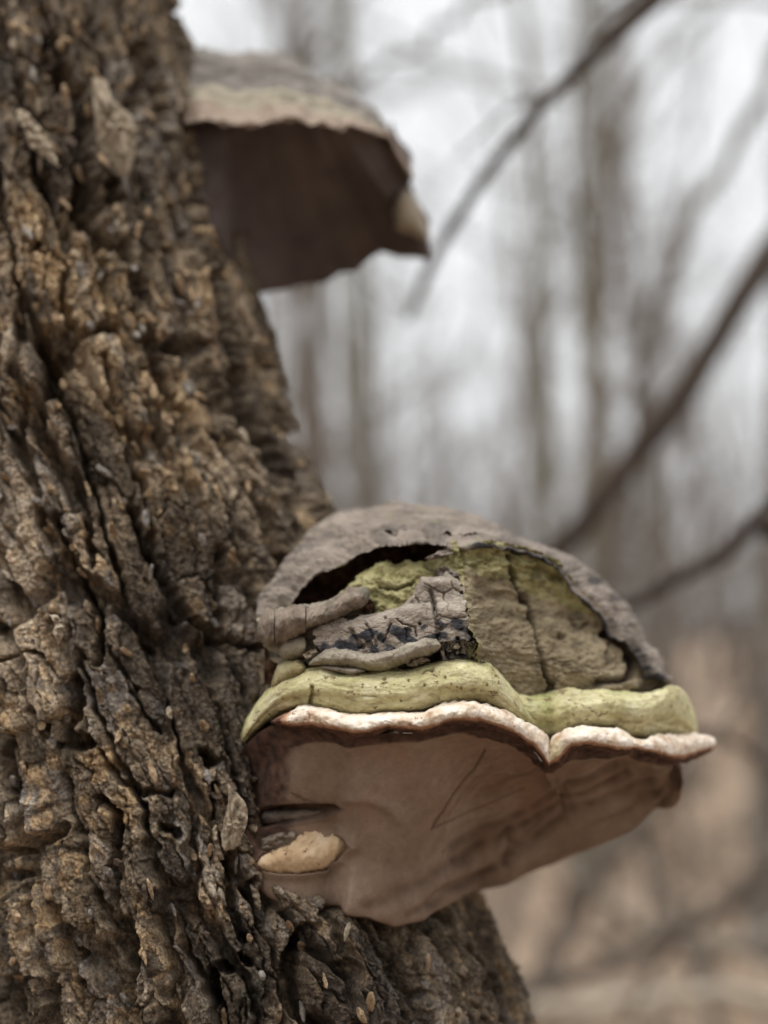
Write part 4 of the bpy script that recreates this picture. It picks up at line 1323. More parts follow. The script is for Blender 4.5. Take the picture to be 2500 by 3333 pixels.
disp += 0.0035 * np.exp(-(dlo / 16) ** 2) * ~inl
disp += 0.0018 * np.exp(-(seg_dist(gx_, gy_, [(1140, 2600), (1200, 2600), (1265, 2625), (1300, 2670)]) / 20) ** 2)
crack2 = seg_dist(gx_ + 5 * perlin(gx_ / 18, gy_ / 18, 133), gy_ + 5 * perlin(gx_ / 18, gy_ / 18, 134), [(950, 2582), (990, 2605), (1030, 2614)])
scr = np.maximum(scr, 0.8 * np.exp(-(crack2 / 6) ** 2))
vv = np.linspace(0, 1, NVP)[:, None] + 0 * gx_
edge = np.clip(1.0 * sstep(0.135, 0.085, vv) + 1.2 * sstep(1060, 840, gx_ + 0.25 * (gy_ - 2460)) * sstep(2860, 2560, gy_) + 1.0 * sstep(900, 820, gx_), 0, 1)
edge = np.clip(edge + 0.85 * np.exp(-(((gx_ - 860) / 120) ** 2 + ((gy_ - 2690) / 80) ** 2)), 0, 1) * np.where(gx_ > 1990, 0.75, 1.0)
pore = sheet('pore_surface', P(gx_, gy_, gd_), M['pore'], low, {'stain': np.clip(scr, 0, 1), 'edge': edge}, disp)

# young cream lobe growing out of the pore surface, its pale fold and the brown tongue in the slit
ld = lambda x: np.interp(x, [820, 900, 1000, 1100, 1150], [0.7025, 0.7025, 0.7035, 0.708, 0.7125])
lobe = roll([(818, 2806), (850, 2776), (925, 2752), (983, 2742), (1050, 2716), (1104, 2698), (1144, 2712), (1154, 2746)], [(822, 2824), (845, 2842), (900, 2856), (973, 2856), (1050, 2840), (1108, 2808), (1138, 2780), (1150, 2756)], ld, 0.0095, 150, 56, M['young'], low, 'young_lobe',
     attrs={'stain': lambda px, py, th, u: np.clip(sstep(-0.55, -1.2, np.where(th > np.pi, th - 2 * np.pi, th)) + 0.6 * np.exp(-(np.hypot((px - 915) / 1.5, py - 2806) / 13) ** 2) + 0.5 * sstep(870, 825, px), 0, 1)}, taper=(0.10, 0.16), amp=(0.0010, 0.0004), seed=12, k=4)
flake([(932, 2766), (960, 2730), (992, 2706), (1036, 2680), (1086, 2662), (1114, 2654), (1120, 2668), (1104, 2704), (1096, 2726), (1050, 2756), (990, 2782), (945, 2782)], 0.0, 0.006, M['young'], (0.12, -0.5), 0.0015, name='lobe_fold', rough=0.0004, parent=subparent(lobe, low), depth=0.7028, seed=22)
roll([(846, 2640), (900, 2632), (1000, 2628), (1070, 2630), (1104, 2642)], [(846, 2690), (900, 2684), (980, 2674), (1060, 2660), (1104, 2646)], lambda x: np.interp(x, [840, 1110], [0.7115, 0.7125]), 0.007, 90, 36, M['roll'], subparent(pore, low), 'slit_tongue', attrs={'stain': lambda px, py, th, u: np.clip(0.25 + 0.6 * sstep(960, 840, px), 0, 1)}, taper=(0.1, 0.2), amp=(0.001, 0.0005), seed=14)
flake([(835, 2770), (850, 2730), (900, 2712), (960, 2706), (962, 2740), (930, 2768), (880, 2780)], 0.0, 0.006, M['roll'], (0.0, 0.0), 0.002, name='brown_patch', parent=low, depth=0.7005, seed=23)

# cap crust: a shell whose lower edge is broken away
cap_low = [(840, 2030), (872, 2012), (905, 1996), (938, 1965), (962, 1925), (990, 1890), (1033, 1858), (1062, 1848), (1116, 1826), (1142, 1804), (1214, 1772), (1268, 1763), (1322, 1761), (1380, 1756), (1421, 1760), (1457, 1765), (1486, 1771), (1537, 1778), (1584, 1765), (1620, 1769),
           (1656, 1776), (1710, 1787), (1764, 1805), (1819, 1834), (1853, 1883), (1874, 1921), (1918, 1954), (1961, 1997), (1977, 2030), (1988, 2068), (2037, 2079), (2075, 2122), (2097, 2182), (2113, 2209), (2168, 2222)]
cap_top = [(842, 1965), (880, 1900), (930, 1835), (985, 1770), (1030, 1720), (1062, 1700), (1122, 1670), (1212, 1650), (1303, 1639), (1363, 1642), (1453, 1654), (1544, 1684), (1604, 1712), (1663, 1745), (1760, 1778), (1826, 1802), (1880, 1840), (1934, 1878), (1988, 1921), (2026, 1970), (2070, 2041), (2113, 2111), (2151, 2171), (2174, 2212)]
NUc, NVc = 420, 170
cl_ = curve(cap_low, NUc, 1)
ct_ = curve(cap_top, NUc, 3)
cl_d = np.interp(cl_[:, 0], [872, 930, 1033, 1142, 1268, 1400, 1537, 1656, 1764, 1853, 1961, 2040, 2113, 2170], [0.722, 0.719, 0.722, 0.720, 0.715, 0.712, 0.711, 0.716, 0.724, 0.731, 0.740, 0.744, 0.748, 0.757])
ct_d = np.interp(ct_[:, 0], [880, 985, 1062, 1212, 1363, 1544, 1663, 1826, 1934, 2026, 2113, 2174], [0.748, 0.760, 0.772, 0.778, 0.780, 0.780, 0.780, 0.782, 0.782, 0.781, 0.778, 0.768])
C0 = np.concatenate([cl_, cl_d[:, None]], 1)
C3 = np.concatenate([ct_, ct_d[:, None]], 1)
C1 = C0 * 0.62 + C3 * 0.38
C1[:, 2] -= 0.006
C2 = C0 * 0.25 + C3 * 0.75
C2[:, 2] -= 0.007
C4 = C3.copy()
C4[:, 2] += 0.03
C4[:, 1] += 40
C5 = C4.copy()
C5[:, 2] += 0.03
C5[:, 1] += 200
C5[:, 0] = 1250 + (C5[:, 0] - 1250) * 0.85
CG = rows_interp([C0, C1, C2, C3, C4, C5], NVc, [0, 0.22, 0.5, 0.72, 0.86, 1.0])
cx_, cy_, cd_ = CG[..., 0], CG[..., 1], CG[..., 2]
vv = np.linspace(0, 1, NVc)[:, None] + 0 * cx_
rag = sstep(0.12, 0.0, vv)
cy_ = cy_ + rag * (7 * perlin(cx_ / 26, 0 * cx_, 140) + 4 * perlin(cx_ / 9, 0 * cx_, 141))
ring = vv * 9 + 0.8 * perlin(cx_ / 150, vv * 4, 142)
cdisp = 0.0016 * (ring - np.floor(ring)) * sstep(0.02, 0.1, vv) + 0.0016 * fbm(cx_ / 90, cy_ / 60, 3, 143) + 0.0005 * perlin(cx_ / 14, cy_ / 10, 144) - 0.0016 * rag
for poly, w in (([(1210, 1742), (1240, 1725), (1290, 1730)], 5), ([(1350, 1728), (1380, 1738), (1400, 1750)], 5), ([(1880, 1900), (1930, 1950)], 4)):
    cdisp -= 0.0022 * np.exp(-(seg_dist(cx_, cy_, poly) / w) ** 2)
cst = np.clip(1.0 * sstep(0.045, 0.0, vv) * sstep(1500, 1560, cx_) + 0.75 * sstep(1990, 2110, cx_) * sstep(0.45, 0.1, vv) * sstep(0.0, 0.3, perlin(cx_ / 60, cy_ / 60, 145) + 0.3) + 0.5 * sstep(0.15, 0.5, perlin(cx_ / 70, cy_ / 50, 146)) * sstep(1800, 1900, cx_) + 0.35 * sstep(0.1, 0.5, fbm(cx_ / 120, cy_ / 28, 3, 147)), 0, 1)
sheet('cap_crust', P(cx_, cy_, cd_), M['crust'], low, {'stain': cst}, cdisp, thick=0.0020)

# hollow behind the broken edge: rotten red brown wall
NUh, NVh = 160, 90
hx0 = np.linspace(860, 1560, NUh)
h_top = np.stack([hx0, np.interp(hx0, cl_[:, 0], cl_[:, 1]) - 30, np.interp(hx0, cl_[:, 0], cl_d) + 0.012], -1)
h_mid = np.stack([hx0, np.interp(hx0, cl_[:, 0], cl_[:, 1]) + 60, np.interp(hx0, cl_[:, 0], cl_d) + 0.030], -1)
h_low = np.stack([hx0, 0 * hx0 + 2080, np.interp(hx0, cl_[:, 0], cl_d) + 0.014], -1)
h_bot = np.stack([hx0, 0 * hx0 + 2230, np.interp(hx0, cl_[:, 0], cl_d) + 0.006], -1)
HG = rows_interp([h_top, h_mid, h_low, h_bot], NVh)
sheet('rotten_hollow', P(HG[..., 0], HG[..., 1], HG[..., 2]), M['cavity'], low, None, 0.004 * fbm(HG[..., 0] / 45, HG[..., 1] / 45, 4, 150))

# right broken face: ochre inner tissue with a long dark crack
NUr, NVr = 300, 260
xs = np.linspace(0, 1, NUr)
f_top = curve([(1478, 1772), (1537, 1770), (1584, 1757), (1656, 1768), (1710, 1780), (1764, 1798), (1819, 1826), (1860, 1880), (1885, 1918), (1930, 1950), (1975, 1995), (2000, 2040), (2040, 2075), (2085, 2120), (2115, 2185), (2175, 2225)], NUr, 2)
f_bot = curve([(1560, 2180), (1640, 2240), (1680, 2290), (1771, 2290), (1869, 2280), (1961, 2284), (2043, 2292), (2113, 2292), (2180, 2275)], NUr, 2)
ftd = np.interp(f_top[:, 0], cl_[:, 0], cl_d) + 0.0045
fbd = rimd(f_bot[:, 0]) + 0.030
F0 = np.concatenate([f_top, ftd[:, None]], 1)
F3 = np.concatenate([f_bot, fbd[:, None]], 1)
F1 = F0 * 0.66 + F3 * 0.34
F2 = F0 * 0.33 + F3 * 0.67
bow = np.sin(np.pi * np.clip(xs, 0, 1))
F1[:, 2] += 0.004 * bow + 0.002
F2[:, 2] -= 0.006 * bow
FG = rows_interp([F0, F1, F2, F3], NVr)
vF = np.linspace(0, 1, NVr)[:, None]
FG[..., 2] -= 0.024 * np.exp(-(xs[None, :] / 0.075) ** 2) * sstep(0.12, 0.5, vF) * (1 - 0.4 * sstep(0.8, 1.0, vF))
fx, fy, fdp = FG[..., 0], FG[..., 1], FG[..., 2]
fx = fx + (14 * perlin(fy / 55, 0 * fy, 169) + 6 * perlin(fy / 14, 0 * fy, 175)) * np.exp(-(xs[None, :] / 0.06) ** 2)
wx = fx + 9 * perlin(fx / 50, fy / 50, 160) + 4 * perlin(fx / 15, fy / 15, 167)
wy = fy + 7 * perlin(fx / 40, fy / 40, 161)
fdis = 0.0016 * fbm(fx / 80, fy / 60, 3, 162) + 0.0007 * fbm(fx / 18, fy / 14, 3, 163)
lay = fy / 13 + 3.2 * perlin(fx / 160, fy / 120, 164)
fdis += 0.00022 * (np.abs(lay - np.floor(lay) - 0.5) * 2 - 0.5) * sstep(1950, 2100, fy)
fst = 0.42 * sstep(0.15, 0.55, fbm(fx / 55, fy / 40, 4, 176)) + 0.0 * fx
for poly, w, dp, s_ in (([(1655, 1810), (1668, 1880), (1690, 1930), (1720, 1965), (1740, 2020), (1750, 2080), (1765, 2140), (1785, 2200), (1790, 2250)], 7, 0.006, 0.95), ([(1750, 2070), (1762, 2130), (1772, 2190), (1780, 2215)], 5, 0.004, 0.8), ([(1860, 2020), (1880, 2050), (1915, 2035)], 6, 0.002, 0.55),
                        ([(1665, 1860), (1672, 1890)], 9, 0.004, 0.7), ([(1820, 2068), (1830, 2072)], 8, 0.003, 0.7), ([(1730, 2160), (1800, 2150), (1900, 2165), (2030, 2180)], 3, 0.001, 0.35), ([(1560, 1900), (1600, 1930), (1620, 1935)], 22, 0.003, 0.30),
                        ([(1955, 2225), (2000, 2215), (2050, 2200), (2062, 2150), (2045, 2110), (2000, 2075), (1975, 2060)], 17, 0.005, 1.0), ([(2065, 2250), (2110, 2240), (2160, 2232)], 16, 0.005, 1.0), ([(1740, 1850), (1790, 1870), (1830, 1890)], 9, 0.003, 0.45),
                        ([(1985, 2085), (1975, 2120), (1985, 2150)], 6, 0.002, 0.5), ([(1980, 2060), (1960, 2000), (1915, 1962), (1865, 1905), (1830, 1850), (1765, 1812), (1650, 1785)], 9, 0.002, 0.6)):
    dd = seg_dist(wx, wy, poly) / (0.75 + 0.8 * np.clip(perlin(fx / 60, fy / 45, 168) + 0.2, -0.3, 1))
    fdis -= dp * np.exp(-(dd / w) ** 2)
    fst = np.maximum(fst, s_ * np.exp(-(dd / (w * 1.05)) ** 2))
fdis += 0.0035 * ridged(fx / 60, fy / 45, 3, 166) * sstep(1960, 1880, fy + 0.25 * np.abs(fx - 1650)) * 0.5
fms = np.clip(0.8 * np.exp(-(xs[None, :] / 0.012) ** 2) + 0.95 * sstep(1990, 1850, fy - 0.34 * (fx - 1650)) - 0.12 + 0.25 * sstep(2220, 2260, fy) + 0.35 * np.exp(-((fx - 1560) / 40) ** 2) * sstep(2050, 2180, fy), 0, 1)
sheet('broken_tissue', P(fx, fy, fdp), M['tissue'], low, {'stain': np.clip(fst, 0, 1), 'moss': fms}, fdis)

# left block: mossy crumbling core, then its broken crust layers
NUb, NVb = 260, 220
b_top = curve([(1085, 1960), (1110, 1925), (1160, 1885), (1214, 1842), (1232, 1832), (1268, 1843), (1322, 1836), (1385, 1826), (1440, 1812), (1478, 1775), (1490, 1772)], NUb, 2)
b_bot = curve([(985, 2230), (1080, 2235), (1200, 2235), (1330, 2225), (1439, 2210), (1547, 2205), (1605, 2215)], NUb, 2)
btd = np.interp(b_top[:, 0], [1085, 1232, 1400, 1490], [0.716, 0.722, 0.718, 0.7145])
bbd = rimd(b_bot[:, 0]) + 0.019
B0 = np.concatenate([b_top, btd[:, None]], 1)
B3 = np.concatenate([b_bot, bbd[:, None]], 1)
Bm = B0.copy()
Bm[:, 2] += 0.02
Bm[:, 1] += 10
B1 = B0 * 0.62 + B3 * 0.38
B1[:, 2] -= 0.002
B2 = B0 * 0.3 + B3 * 0.7
B2[:, 2] -= 0.001
BG = rows_interp([Bm, B0, B1, B2, B3], NVb, [0, 0.08, 0.4, 0.7, 1.0])
bx_, by2, bd2 = BG[..., 0], BG[..., 1], BG[..., 2]
bdis = 0.0022 * fbm(bx_ / 60, by2 / 26, 3, 170) + 0.0009 * ridged(bx_ / 34, by2 / 20, 2, 171) * 0.5 + 0.0004 * fbm(bx_ / 9, by2 / 9, 2, 174)
bst = np.zeros(bx_.shape)
for poly, w, dp, s_ in (([(1240, 1912), (1280, 1915), (1330, 1903), (1345, 1895)], 6, 0.005, 0.85), ([(1415, 2125), (1470, 2118), (1540, 2135), (1560, 2150)], 16, 0.010, 0.95), ([(1450, 2085), (1490, 2080), (1520, 2100)], 15, 0.009, 0.9), ([(1170, 1985), (1200, 1975)], 16, 0.008, 0.95), ([(1390, 1840), (1420, 1860)], 12, 0.005, 0.5),
                        ([(1315, 2165), (1360, 2140), (1420, 2130)], 13, 0.009, 0.9)):
    dd = seg_dist(bx_ + 4 * perlin(bx_ / 16, by2 / 16, 172), by2 + 4 * perlin(bx_ / 16, by2 / 16, 173), poly)
    bdis -= dp * np.exp(-(dd / w) ** 2)
    bst = np.maximum(bst, s_ * np.exp(-(dd / w) ** 2))
sheet('crumbling_core', P(bx_, by2, bd2), M['tissue'], low, {'stain': np.clip(bst, 0, 1), 'moss': 0.75 + 0 * bx_}, bdis)

CRK = [([(1403, 1925), (1412, 1965), (1420, 2000), (1425, 2040), (1428, 2085)], 7, 0.0055), ([(1290, 2015), (1310, 2030), (1350, 2040), (1356, 2070)], 3, 0.003), ([(1270, 2030), (1262, 2060), (1245, 2090)], 3, 0.003), ([(1190, 2030), (1210, 2062), (1225, 2100)], 4, 0.003),
       ([(1140, 2050), (1160, 2085), (1170, 2105)], 8, 0.005), ([(1100, 2022), (1115, 2020), (1140, 2010), (1165, 2005)], 3, 0.003), ([(1318, 2044), (1326, 2060), (1322, 2085)], 3, 0.002), ([(1432, 2002), (1470, 2015), (1515, 2008)], 3, 0.002),
       ([(1380, 1895), (1420, 1920), (1445, 1930), (1470, 1915)], 2.5, 0.002), ([(1445, 1930), (1445, 1955)], 2.5, 0.002), ([(1470, 1895), (1475, 1915), (1510, 1930)], 2.5, 0.002), ([(1350, 1940), (1365, 1960)], 2.5, 0.002)]
HOLES = [(1367, 2030, 6), (1254, 2010, 5), (1380, 1969, 5), (1504, 1928, 6), (1505, 2050, 5), (1437, 2046, 8), (1490, 2078, 7), (1547, 2060, 5), (1563, 2094, 5), (1200, 2098, 14), (1178, 2103, 11)]


def plate(name, top, bot, d_top, d_bot, thick, nu=220, nv=110, bulge=0.004, stain=None, moss=None, seed=0, label=None, mat=None, k=1, round_top=0.004):
    """a broken crust layer: solid sheet between two outlines, rounded over at its upper edge"""
    a, b = curve(top, nu, k), curve(bot, nu, k)
    dt = d_top(a[:, 0]) if callable(d_top) else np.full(nu, d_top)
    db = d_bot(b[:, 0]) if callable(d_bot) else np.full(nu, d_bot)
    A0 = np.concatenate([a, dt[:, None]], 1)
    A1 = np.concatenate([b, db[:, None]], 1)
    Mi = (A0 + A1) / 2
    Mi[:, 2] -= bulge
    back = A0.copy()
    back[:, 2] += 0.012
    back[:, 1] += 6
    q = A0 * 0.82 + A1 * 0.18
    q[:, 2] -= round_top
    g = rows_interp([back, A0, q, Mi, A1], nv, [0, 0.12, 0.28, 0.6, 1.0])
    X, Y, D = g[..., 0], g[..., 1], g[..., 2]
    un = np.linspace(0, 1, nu)[None, :]
    X = X + (9 * perlin(0 * X + seed, Y / 17, seed + 6) + 4 * perlin(0 * X, Y / 6, seed + 7)) * (sstep(0.86, 1.0, un) + sstep(0.12, 0.0, un))
    Y = Y + 2.5 * perlin(X / 12, Y / 30, seed + 2) * sstep(0.5, 1.0, np.linspace(0, 1, nv))[:, None]
    ds = 0.0008 * fbm(X / 70, Y / 40, 2, seed) + 0.00025 * fbm(X / 14, Y / 11, 3, seed + 1)
    f_1, f_2, ci = worley(X / 42 + 0.3 * perlin(X / 20, Y / 20, seed + 4), Y / 34, seed + 3)
    ds = ds - 0.0003 * sstep(0.08, 0.0, f_2 - f_1) + 0.0003 * (RND[ci, 1] - 0.5)
    for poly, w, dp in CRK:
        ds = ds - 0.8 * dp * np.exp(-(seg_dist(X + 3 * perlin(X / 12, Y / 12, 180), Y + 3 * perlin(X / 12, Y / 12, 181), poly) / w) ** 2)
    for hx, hy, hr in HOLES:
        ds = ds - 0.003 * sstep(hr * 1.1, hr * 0.7, np.hypot(X - hx, Y - hy))
    if name == 'eaten_layer':
        p1, p2, p3 = worley(X / 15 + 0.4 * perlin(X / 14, Y / 14, 9), Y / 12, 6)
        ds = ds - 0.004 * sstep(0.42, 0.22, p1) * (RND[p3, 0] > 0.35) - 0.002 * ridged(X / 26, Y / 20, 2, 8)
    at = {'stain': stain(X, Y) if stain else 0 * X, 'moss': moss(X, Y) if moss else 0 * X}
    ob = sheet(name, P(X, Y, D), mat or M['layer'], low, at, ds, thick=thick)
    if label:
        ob['label'] = label
    return ob


bl = lambda o: (lambda x: rimd(x) + o)
# middle layer: grey above, blue black below
dark = lambda X, Y: np.clip(sstep(-12, 14, Y + 14 * perlin(X / 30, Y / 60, 208) - np.interp(X, [1020, 1062, 1134, 1196, 1276, 1367, 1435, 1518, 1560], [2080, 2079, 2058, 2052, 2036, 2040, 2020, 2012, 2012])), 0, 1) * np.interp(X, [1020, 1120, 1200, 1560], [0.5, 0.75, 0.85, 0.85]) * (0.72 + 0.75 * perlin(X / 46, Y / 40, 209))
plate('crust_layer', [(1020, 2036), (1069, 2016), (1142, 2010), (1250, 1990), (1330, 1967), (1403, 1963), (1470, 1956), (1514, 1952)], [(1030, 2110), (1062, 2112), (1152, 2125), (1225, 2128), (1322, 2100), (1400, 2092), (1470, 2086), (1530, 2084)], bl(0.020), bl(0.0115), 0.012, stain=dark, seed=200,
      label='middle crust layer, grey above and blue black below', bulge=0.003)
plate('crust_layer', [(1312, 1976), (1345, 1925), (1372, 1880), (1400, 1876), (1471, 1876), (1500, 1888), (1506, 1900)], [(1310, 1990), (1345, 1985), (1375, 1980), (1421, 1970), (1460, 1966), (1500, 1960), (1518, 1956)], bl(0.033), bl(0.023), 0.010, nu=150, nv=80, seed=210, bulge=0.002, label='upper grey crust layer with a net of cracks')
roll([(1000, 2160), (1033, 2126), (1087, 2101), (1142, 2113), (1214, 2124), (1286, 2104), (1340, 2084), (1385, 2071), (1421, 2078), (1437, 2098)], [(1004, 2168), (1048, 2168), (1105, 2176), (1178, 2186), (1240, 2186), (1312, 2166), (1345, 2146), (1385, 2134), (1421, 2124), (1437, 2106)], bl(0.0185), 0.0125, 240, 60, M['layer'], low, 'crust_roll',
     attrs={'stain': lambda px, py, th, u: 0.12 + 0 * px, 'moss': lambda px, py, th, u: np.clip(0.15 + 0.6 * sstep(2130, 2180, py), 0, 1)}, amp=(0.0011, 0.0006), lam_=(0.008, 0.002), taper=(0.05, 0.03), seed=16)
roll([(1040, 2166), (1090, 2166), (1140, 2172), (1190, 2176)], [(1040, 2176), (1090, 2188), (1140, 2198), (1190, 2190)], bl(0.0135), 0.006, 90, 30, M['layer'], low, 'crust_sliver', attrs={'stain': lambda px, py, th, u: 0.35 + 0 * px, 'moss': lambda px, py, th, u: 0 * px}, taper=(0.2, 0.3), seed=17)
# dark eaten layer at the right of the block and its side face
plate('eaten_layer', [(1424, 2080), (1450, 2072), (1500, 2068), (1535, 2075), (1556, 2085)], [(1440, 2112), (1470, 2128), (1520, 2142), (1565, 2152), (1590, 2158)], bl(0.017), bl(0.016), 0.010, nu=110, nv=80, seed=220, bulge=0.002, stain=lambda X, Y: np.clip(0.55 + 0.8 * perlin(X / 22, Y / 18, 221) - 0.9 * sstep(1525, 1565, X), 0, 1), moss=lambda X, Y: np.clip(0.9 * sstep(1510, 1560, X) + 0.5 * sstep(0.1, 0.4, perlin(X / 16, Y / 12, 222)), 0, 1))
plate('crust_layer', [(838, 2010), (880, 1985), (940, 1975), (1010, 1965), (1080, 1950), (1140, 1930), (1200, 1925)], [(880, 2150), (910, 2165), (950, 2165), (1000, 2160), (1060, 2140), (1120, 2110), (1200, 2060)], lambda x: np.interp(x, [838, 900, 1000, 1200], [0.722, 0.714, 0.708, 0.708]), lambda x: np.interp(x, [880, 950, 1060, 1200], [0.714, 0.706, 0.698, 0.700]), 0.010, nu=160, nv=90, seed=240, bulge=0.002,
      stain=lambda X, Y: np.clip(0.25 + 0.7 * perlin(X / 40, Y / 30, 241), 0, 1), moss=lambda X, Y: 0.25 + 0 * X, label='dull grey crust layer at the left end of the cap')
# brown roll on the left of the block, broken in three
rdp = lambda x: np.interp(x, [830, 890, 950, 1000, 1080, 1180, 1210], [0.712, 0.704, 0.700, 0.698, 0.697, 0.699, 0.703])
end_dark = lambda px, py, th, u: np.clip(0.8 * sstep(0.975, 1.0, u) + 0.8 * sstep(0.02, 0.0, u) + 0.25 * sstep(0.1, 0.5, perlin(px / 22, py / 22, 190)), 0, 1)
roll([(993, 1992), (1040, 1975), (1100, 1940), (1150, 1915), (1185, 1908), (1204, 1918)], [(991, 2056), (1040, 2040), (1090, 2020), (1150, 1996), (1185, 1982), (1204, 1960)], rdp, 0.014, 130, 56, M['roll'], low, 'broken_roll', attrs={'stain': end_dark}, taper=(0.02, 0.06), amp=(0.0016, 0.0009), seed=18)
roll([(892, 1992), (920, 1978), (960, 1966), (996, 1974)], [(896, 2098), (930, 2088), (970, 2068), (996, 2056)], rdp, 0.016, 90, 56, M['roll'], low, 'broken_roll', attrs={'stain': end_dark}, taper=(0.03, 0.03), amp=(0.0016, 0.0009), seed=19)
roll([(836, 2030), (855, 1996), (875, 1982), (895, 1990)], [(836, 2080), (855, 2100), (875, 2106), (895, 2098)], rdp, 0.012, 60, 48, M['roll'], low, 'broken_roll', attrs={'stain': end_dark}, taper=(0.25, 0.03), amp=(0.0016, 0.0009), seed=20)
flake([(1165, 1980), (1180, 1956), (1205, 1948), (1218, 1970), (1215, 1990), (1185, 1992)], 0.0, 0.006, M['cavity'], (0, 0), 0.001, name='char_patch', parent=low, depth=0.6955, seed=24)
# grey and olive lobes at the left edge
roll([(906, 2110), (930, 2075), (965, 2062), (990, 2066), (1000, 2085)], [(906, 2140), (935, 2150), (965, 2150), (990, 2140), (1000, 2110)], bl(0.024), 0.013, 80, 50, M['layer'], low, 'grey_lobe', attrs={'stain': lambda px, py, th, u: 0.15 + 0 * px, 'moss': lambda px, py, th, u: 0.35 + 0 * px}, taper=(0.2, 0.2), amp=(0.001, 0.0005), seed=26)
roll([(885, 2210), (905, 2165), (935, 2143), (970, 2144), (1000, 2160)], [(880, 2250), (910, 2240), (940, 2225), (975, 2212), (1000, 2190)], bl(0.021), 0.013, 80, 50, M['band'], low, 'olive_lobe', attrs={'stain': lambda px, py, th, u: 0.45 + 0 * px, 'moss': lambda px, py, th, u: 0.45 + 0 * px}, taper=(0.2, 0.25), amp=(0.001, 0.0005), seed=27)
# loose bits: curled flakes and pale crust scraps
flake([(1381, 1818), (1428, 1794), (1470, 1776), (1478, 1800), (1455, 1812), (1402, 1823)], 0.0, 0.0025, M['crust'], (0, 0.2), 0.001, name='loose_scrap', parent=low, depth=0.7085, seed=30)
flake([(1420, 1860), (1438, 1840), (1485, 1858), (1497, 1876), (1470, 1880), (1425, 1876)], 0.0, 0.003, M['crust'], (0, 0.2), 0.001, name='loose_scrap', parent=low, depth=0.7035, seed=31)
flake([(1322, 2166), (1345, 2150), (1372, 2140), (1404, 2150), (1380, 2160), (1345, 2172)], 0.0, 0.0015, M['flake'], (0, 0.6), 0.001, name='curled_scrap', parent=low, depth=0.684, seed=32)
flake([(1470, 2108), (1490, 2096), (1502, 2104), (1488, 2112)], 0.0, 0.0015, M['flake'], (0, 0.4), 0.0006, name='curled_scrap', parent=low, depth=0.681, seed=33)
flake([(985, 2130), (1005, 2116), (1030, 2112), (1040, 2124), (1020, 2135), (1000, 2150)], 0.0, 0.002, M['flake'], (0, 0.4), 0.001, name='curled_scrap', parent=low, depth=0.689, seed=34)

# ------------------------------------------------------------------ the upper bracket fungus, further back
upf = thing('bracket_fungus', P(760, 620, 0.93), 'smaller grey banded bracket fungus higher on the trunk with dark shaded underside', 'fungus', 'bracket fungi on the trunk')
u_top = [(575, 190), (620, 157), (711, 158), (789, 173), (862, 163), (922, 163), (958, 187), (1000, 215), (1042, 245), (1091, 252), (1133, 287), (1181, 323), (1223, 359), (1259, 395), (1266, 430)]
u_rim = [(570, 415), (600, 402), (639, 393), (675, 385), (711, 400), (771, 406), (838, 409), (892, 391), (970, 388), (1012, 409), (1042, 400), (1109, 421), (1139, 404), (1193, 425), (1259, 446), (1270, 450)]
u_rear = [(570, 420), (590, 500), (630, 600), (690, 750), (750, 870), (813, 962), (862, 948), (952, 938), (1067, 914), (1103, 886), (1163, 880), (1193, 860), (1241, 823), (1344, 837), (1396, 848), (1400, 775), (1350, 700), (1326, 615), (1344, 580), (1336, 556), (1290, 492), (1272, 452)]
NUu, NVu = 300, 170
ut, ur = curve(u_top, NUu, 2), curve(u_rim, NUu, 1)
ud_t = np.interp(ut[:, 0], [575, 700, 900, 1050, 1200, 1266], [0.945, 0.955, 0.965, 0.962, 0.945, 0.925])
ud_r = np.interp(ur[:, 0], [570, 640, 760, 900, 1050, 1180, 1270], [0.886, 0.868, 0.856, 0.852, 0.858, 0.876, 0.905])
U0 = np.concatenate([ut, ud_t[:, None]], 1)
U3 = np.concatenate([ur, ud_r[:, None]], 1)
Ub = U0.copy()
Ub[:, 2] += 0.05
Ub[:, 1] += 160
U1 = U0 * 0.62 + U3 * 0.38
U1[:, 2] -= 0.008
U2 = U0 * 0.28 + U3 * 0.72
U2[:, 2] -= 0.004
Ue = U3.copy()
Ue[:, 2] += 0.010
Ue[:, 1] += 2
UG = rows_interp([Ub, U0, U1, U2, U3, Ue], NVu, [0, 0.2, 0.5, 0.74, 0.94, 1.0])
ux, uy, udp = UG[..., 0], UG[..., 1], UG[..., 2]
tt = (np.linspace(0, 1, NVu)[:, None] - 0.2) / 0.74 + 0 * ux
tw = tt + 0.045 * perlin(ux / 120, tt * 3, 300)
steps = 0.003 * sstep(0.24, 0.30, tw) + 0.003 * sstep(0.48, 0.53, tw) - 0.0035 * np.exp(-((tw - 0.51) / 0.035) ** 2) + 0.0015 * sstep(0.73, 0.78, tw) - 0.003 * np.exp(-((tw - 0.27) / 0.03) ** 2)
ud = steps - 0.0075 * np.clip(tw, 0, 1) - 0.001 + 0.0022 * fbm(ux / 80, uy / 40, 3, 301) + 0.0009 * np.sin(ux / 17 + 2 * perlin(ux / 90, uy / 90, 302)) * sstep(0.75, 1.0, tw)
zone = np.stack([sstep(0.53, 0.57, tw), sstep(0.73, 0.79, tw), 0.6 * np.exp(-((tw - 0.64) / 0.025) ** 2) + np.exp(-((tw - 0.27) / 0.04) ** 2) * 0.9 + 0.5 * np.exp(-((tw - 0.40) / 0.03) ** 2) + np.exp(-((tw - 0.51) / 0.03) ** 2) * 0.8 + 0.6 * np.exp(-((tw - 0.76) / 0.02) ** 2), np.ones_like(tw)], -1)
sheet('cap', P(ux, uy, udp), M['ucrust'], upf, {'zone': zone}, ud)
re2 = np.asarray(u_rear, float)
L2 = np.concatenate([[0], np.cumsum(np.hypot(np.diff(re2[:, 0]), np.diff(re2[:, 1])))])
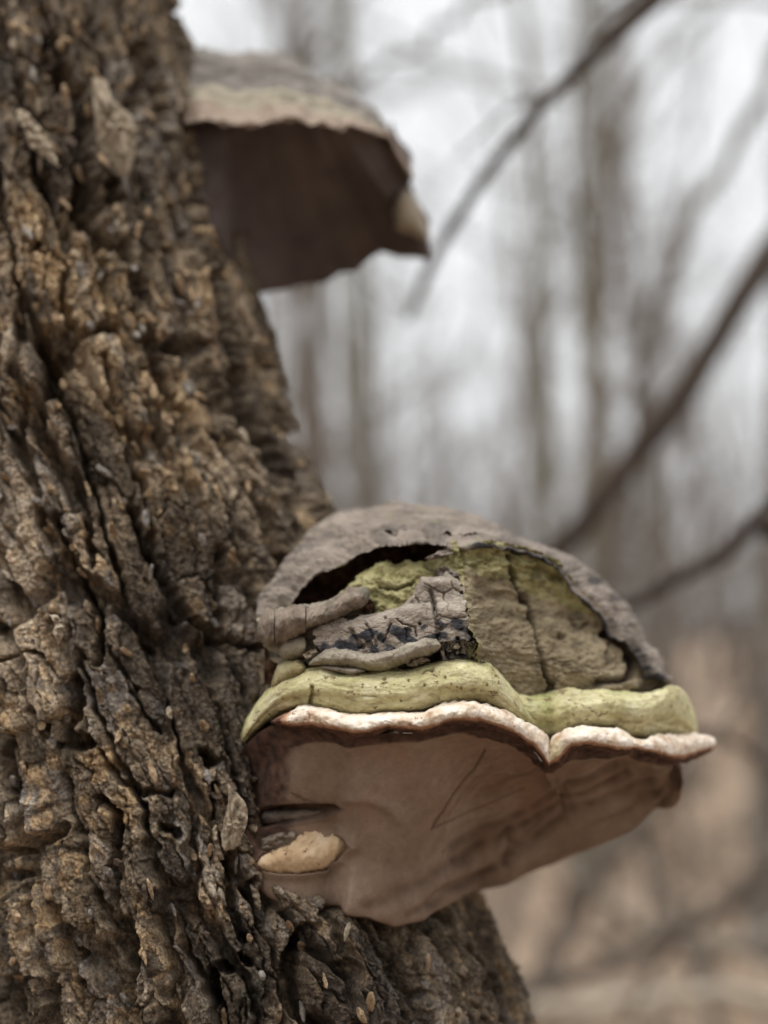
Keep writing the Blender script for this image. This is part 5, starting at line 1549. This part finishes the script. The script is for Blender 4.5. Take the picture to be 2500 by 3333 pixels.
w2 = np.interp(np.linspace(0, 1, NUu), [0, 0.25, 0.85, 1.0], [0, 0.33, 0.80, 1.0])
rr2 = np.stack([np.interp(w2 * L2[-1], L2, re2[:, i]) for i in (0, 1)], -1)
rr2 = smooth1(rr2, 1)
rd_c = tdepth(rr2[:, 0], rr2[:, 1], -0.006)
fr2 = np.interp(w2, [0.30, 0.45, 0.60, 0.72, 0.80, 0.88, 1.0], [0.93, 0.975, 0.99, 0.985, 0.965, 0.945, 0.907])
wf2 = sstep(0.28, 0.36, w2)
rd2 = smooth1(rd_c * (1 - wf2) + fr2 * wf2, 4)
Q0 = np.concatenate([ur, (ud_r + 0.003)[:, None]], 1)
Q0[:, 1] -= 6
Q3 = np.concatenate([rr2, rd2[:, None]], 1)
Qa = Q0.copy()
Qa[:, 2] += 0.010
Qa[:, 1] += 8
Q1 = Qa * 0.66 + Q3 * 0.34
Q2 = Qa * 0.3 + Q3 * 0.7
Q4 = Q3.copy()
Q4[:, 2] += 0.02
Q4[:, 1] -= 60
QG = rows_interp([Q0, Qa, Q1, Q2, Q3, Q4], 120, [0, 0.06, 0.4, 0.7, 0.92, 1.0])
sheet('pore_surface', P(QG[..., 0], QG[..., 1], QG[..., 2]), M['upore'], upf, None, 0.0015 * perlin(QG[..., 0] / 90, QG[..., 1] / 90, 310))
# the lip at its right end
roll([(1262, 400), (1290, 470), (1335, 545), (1350, 575)], [(1256, 440), (1282, 496), (1322, 560), (1338, 590)], lambda x: np.interp(x, [1256, 1350], [0.912, 0.938]), 0.012, 70, 30, M['ucrust'], upf, 'rim_lip', attrs={'zone': lambda px, py, th, u: np.stack([0 * px, 1 + 0 * px, 0 * px, 1 + 0 * px], -1)}, taper=(0.1, 0.1), seed=40)
roll([(1320, 600), (1336, 622), (1368, 676), (1392, 736), (1400, 780)], [(1284, 650), (1282, 690), (1288, 746), (1330, 760), (1392, 790)], lambda x: np.interp(x, [1290, 1400], [0.938, 0.955]), 0.012, 80, 40, M['ucrust'], upf, 'rim_lip', attrs={'zone': lambda px, py, th, u: np.stack([1 + 0 * px, 0.3 + 0 * px, 0 * px, 1 + 0 * px], -1)}, taper=(0.15, 0.2), seed=41)
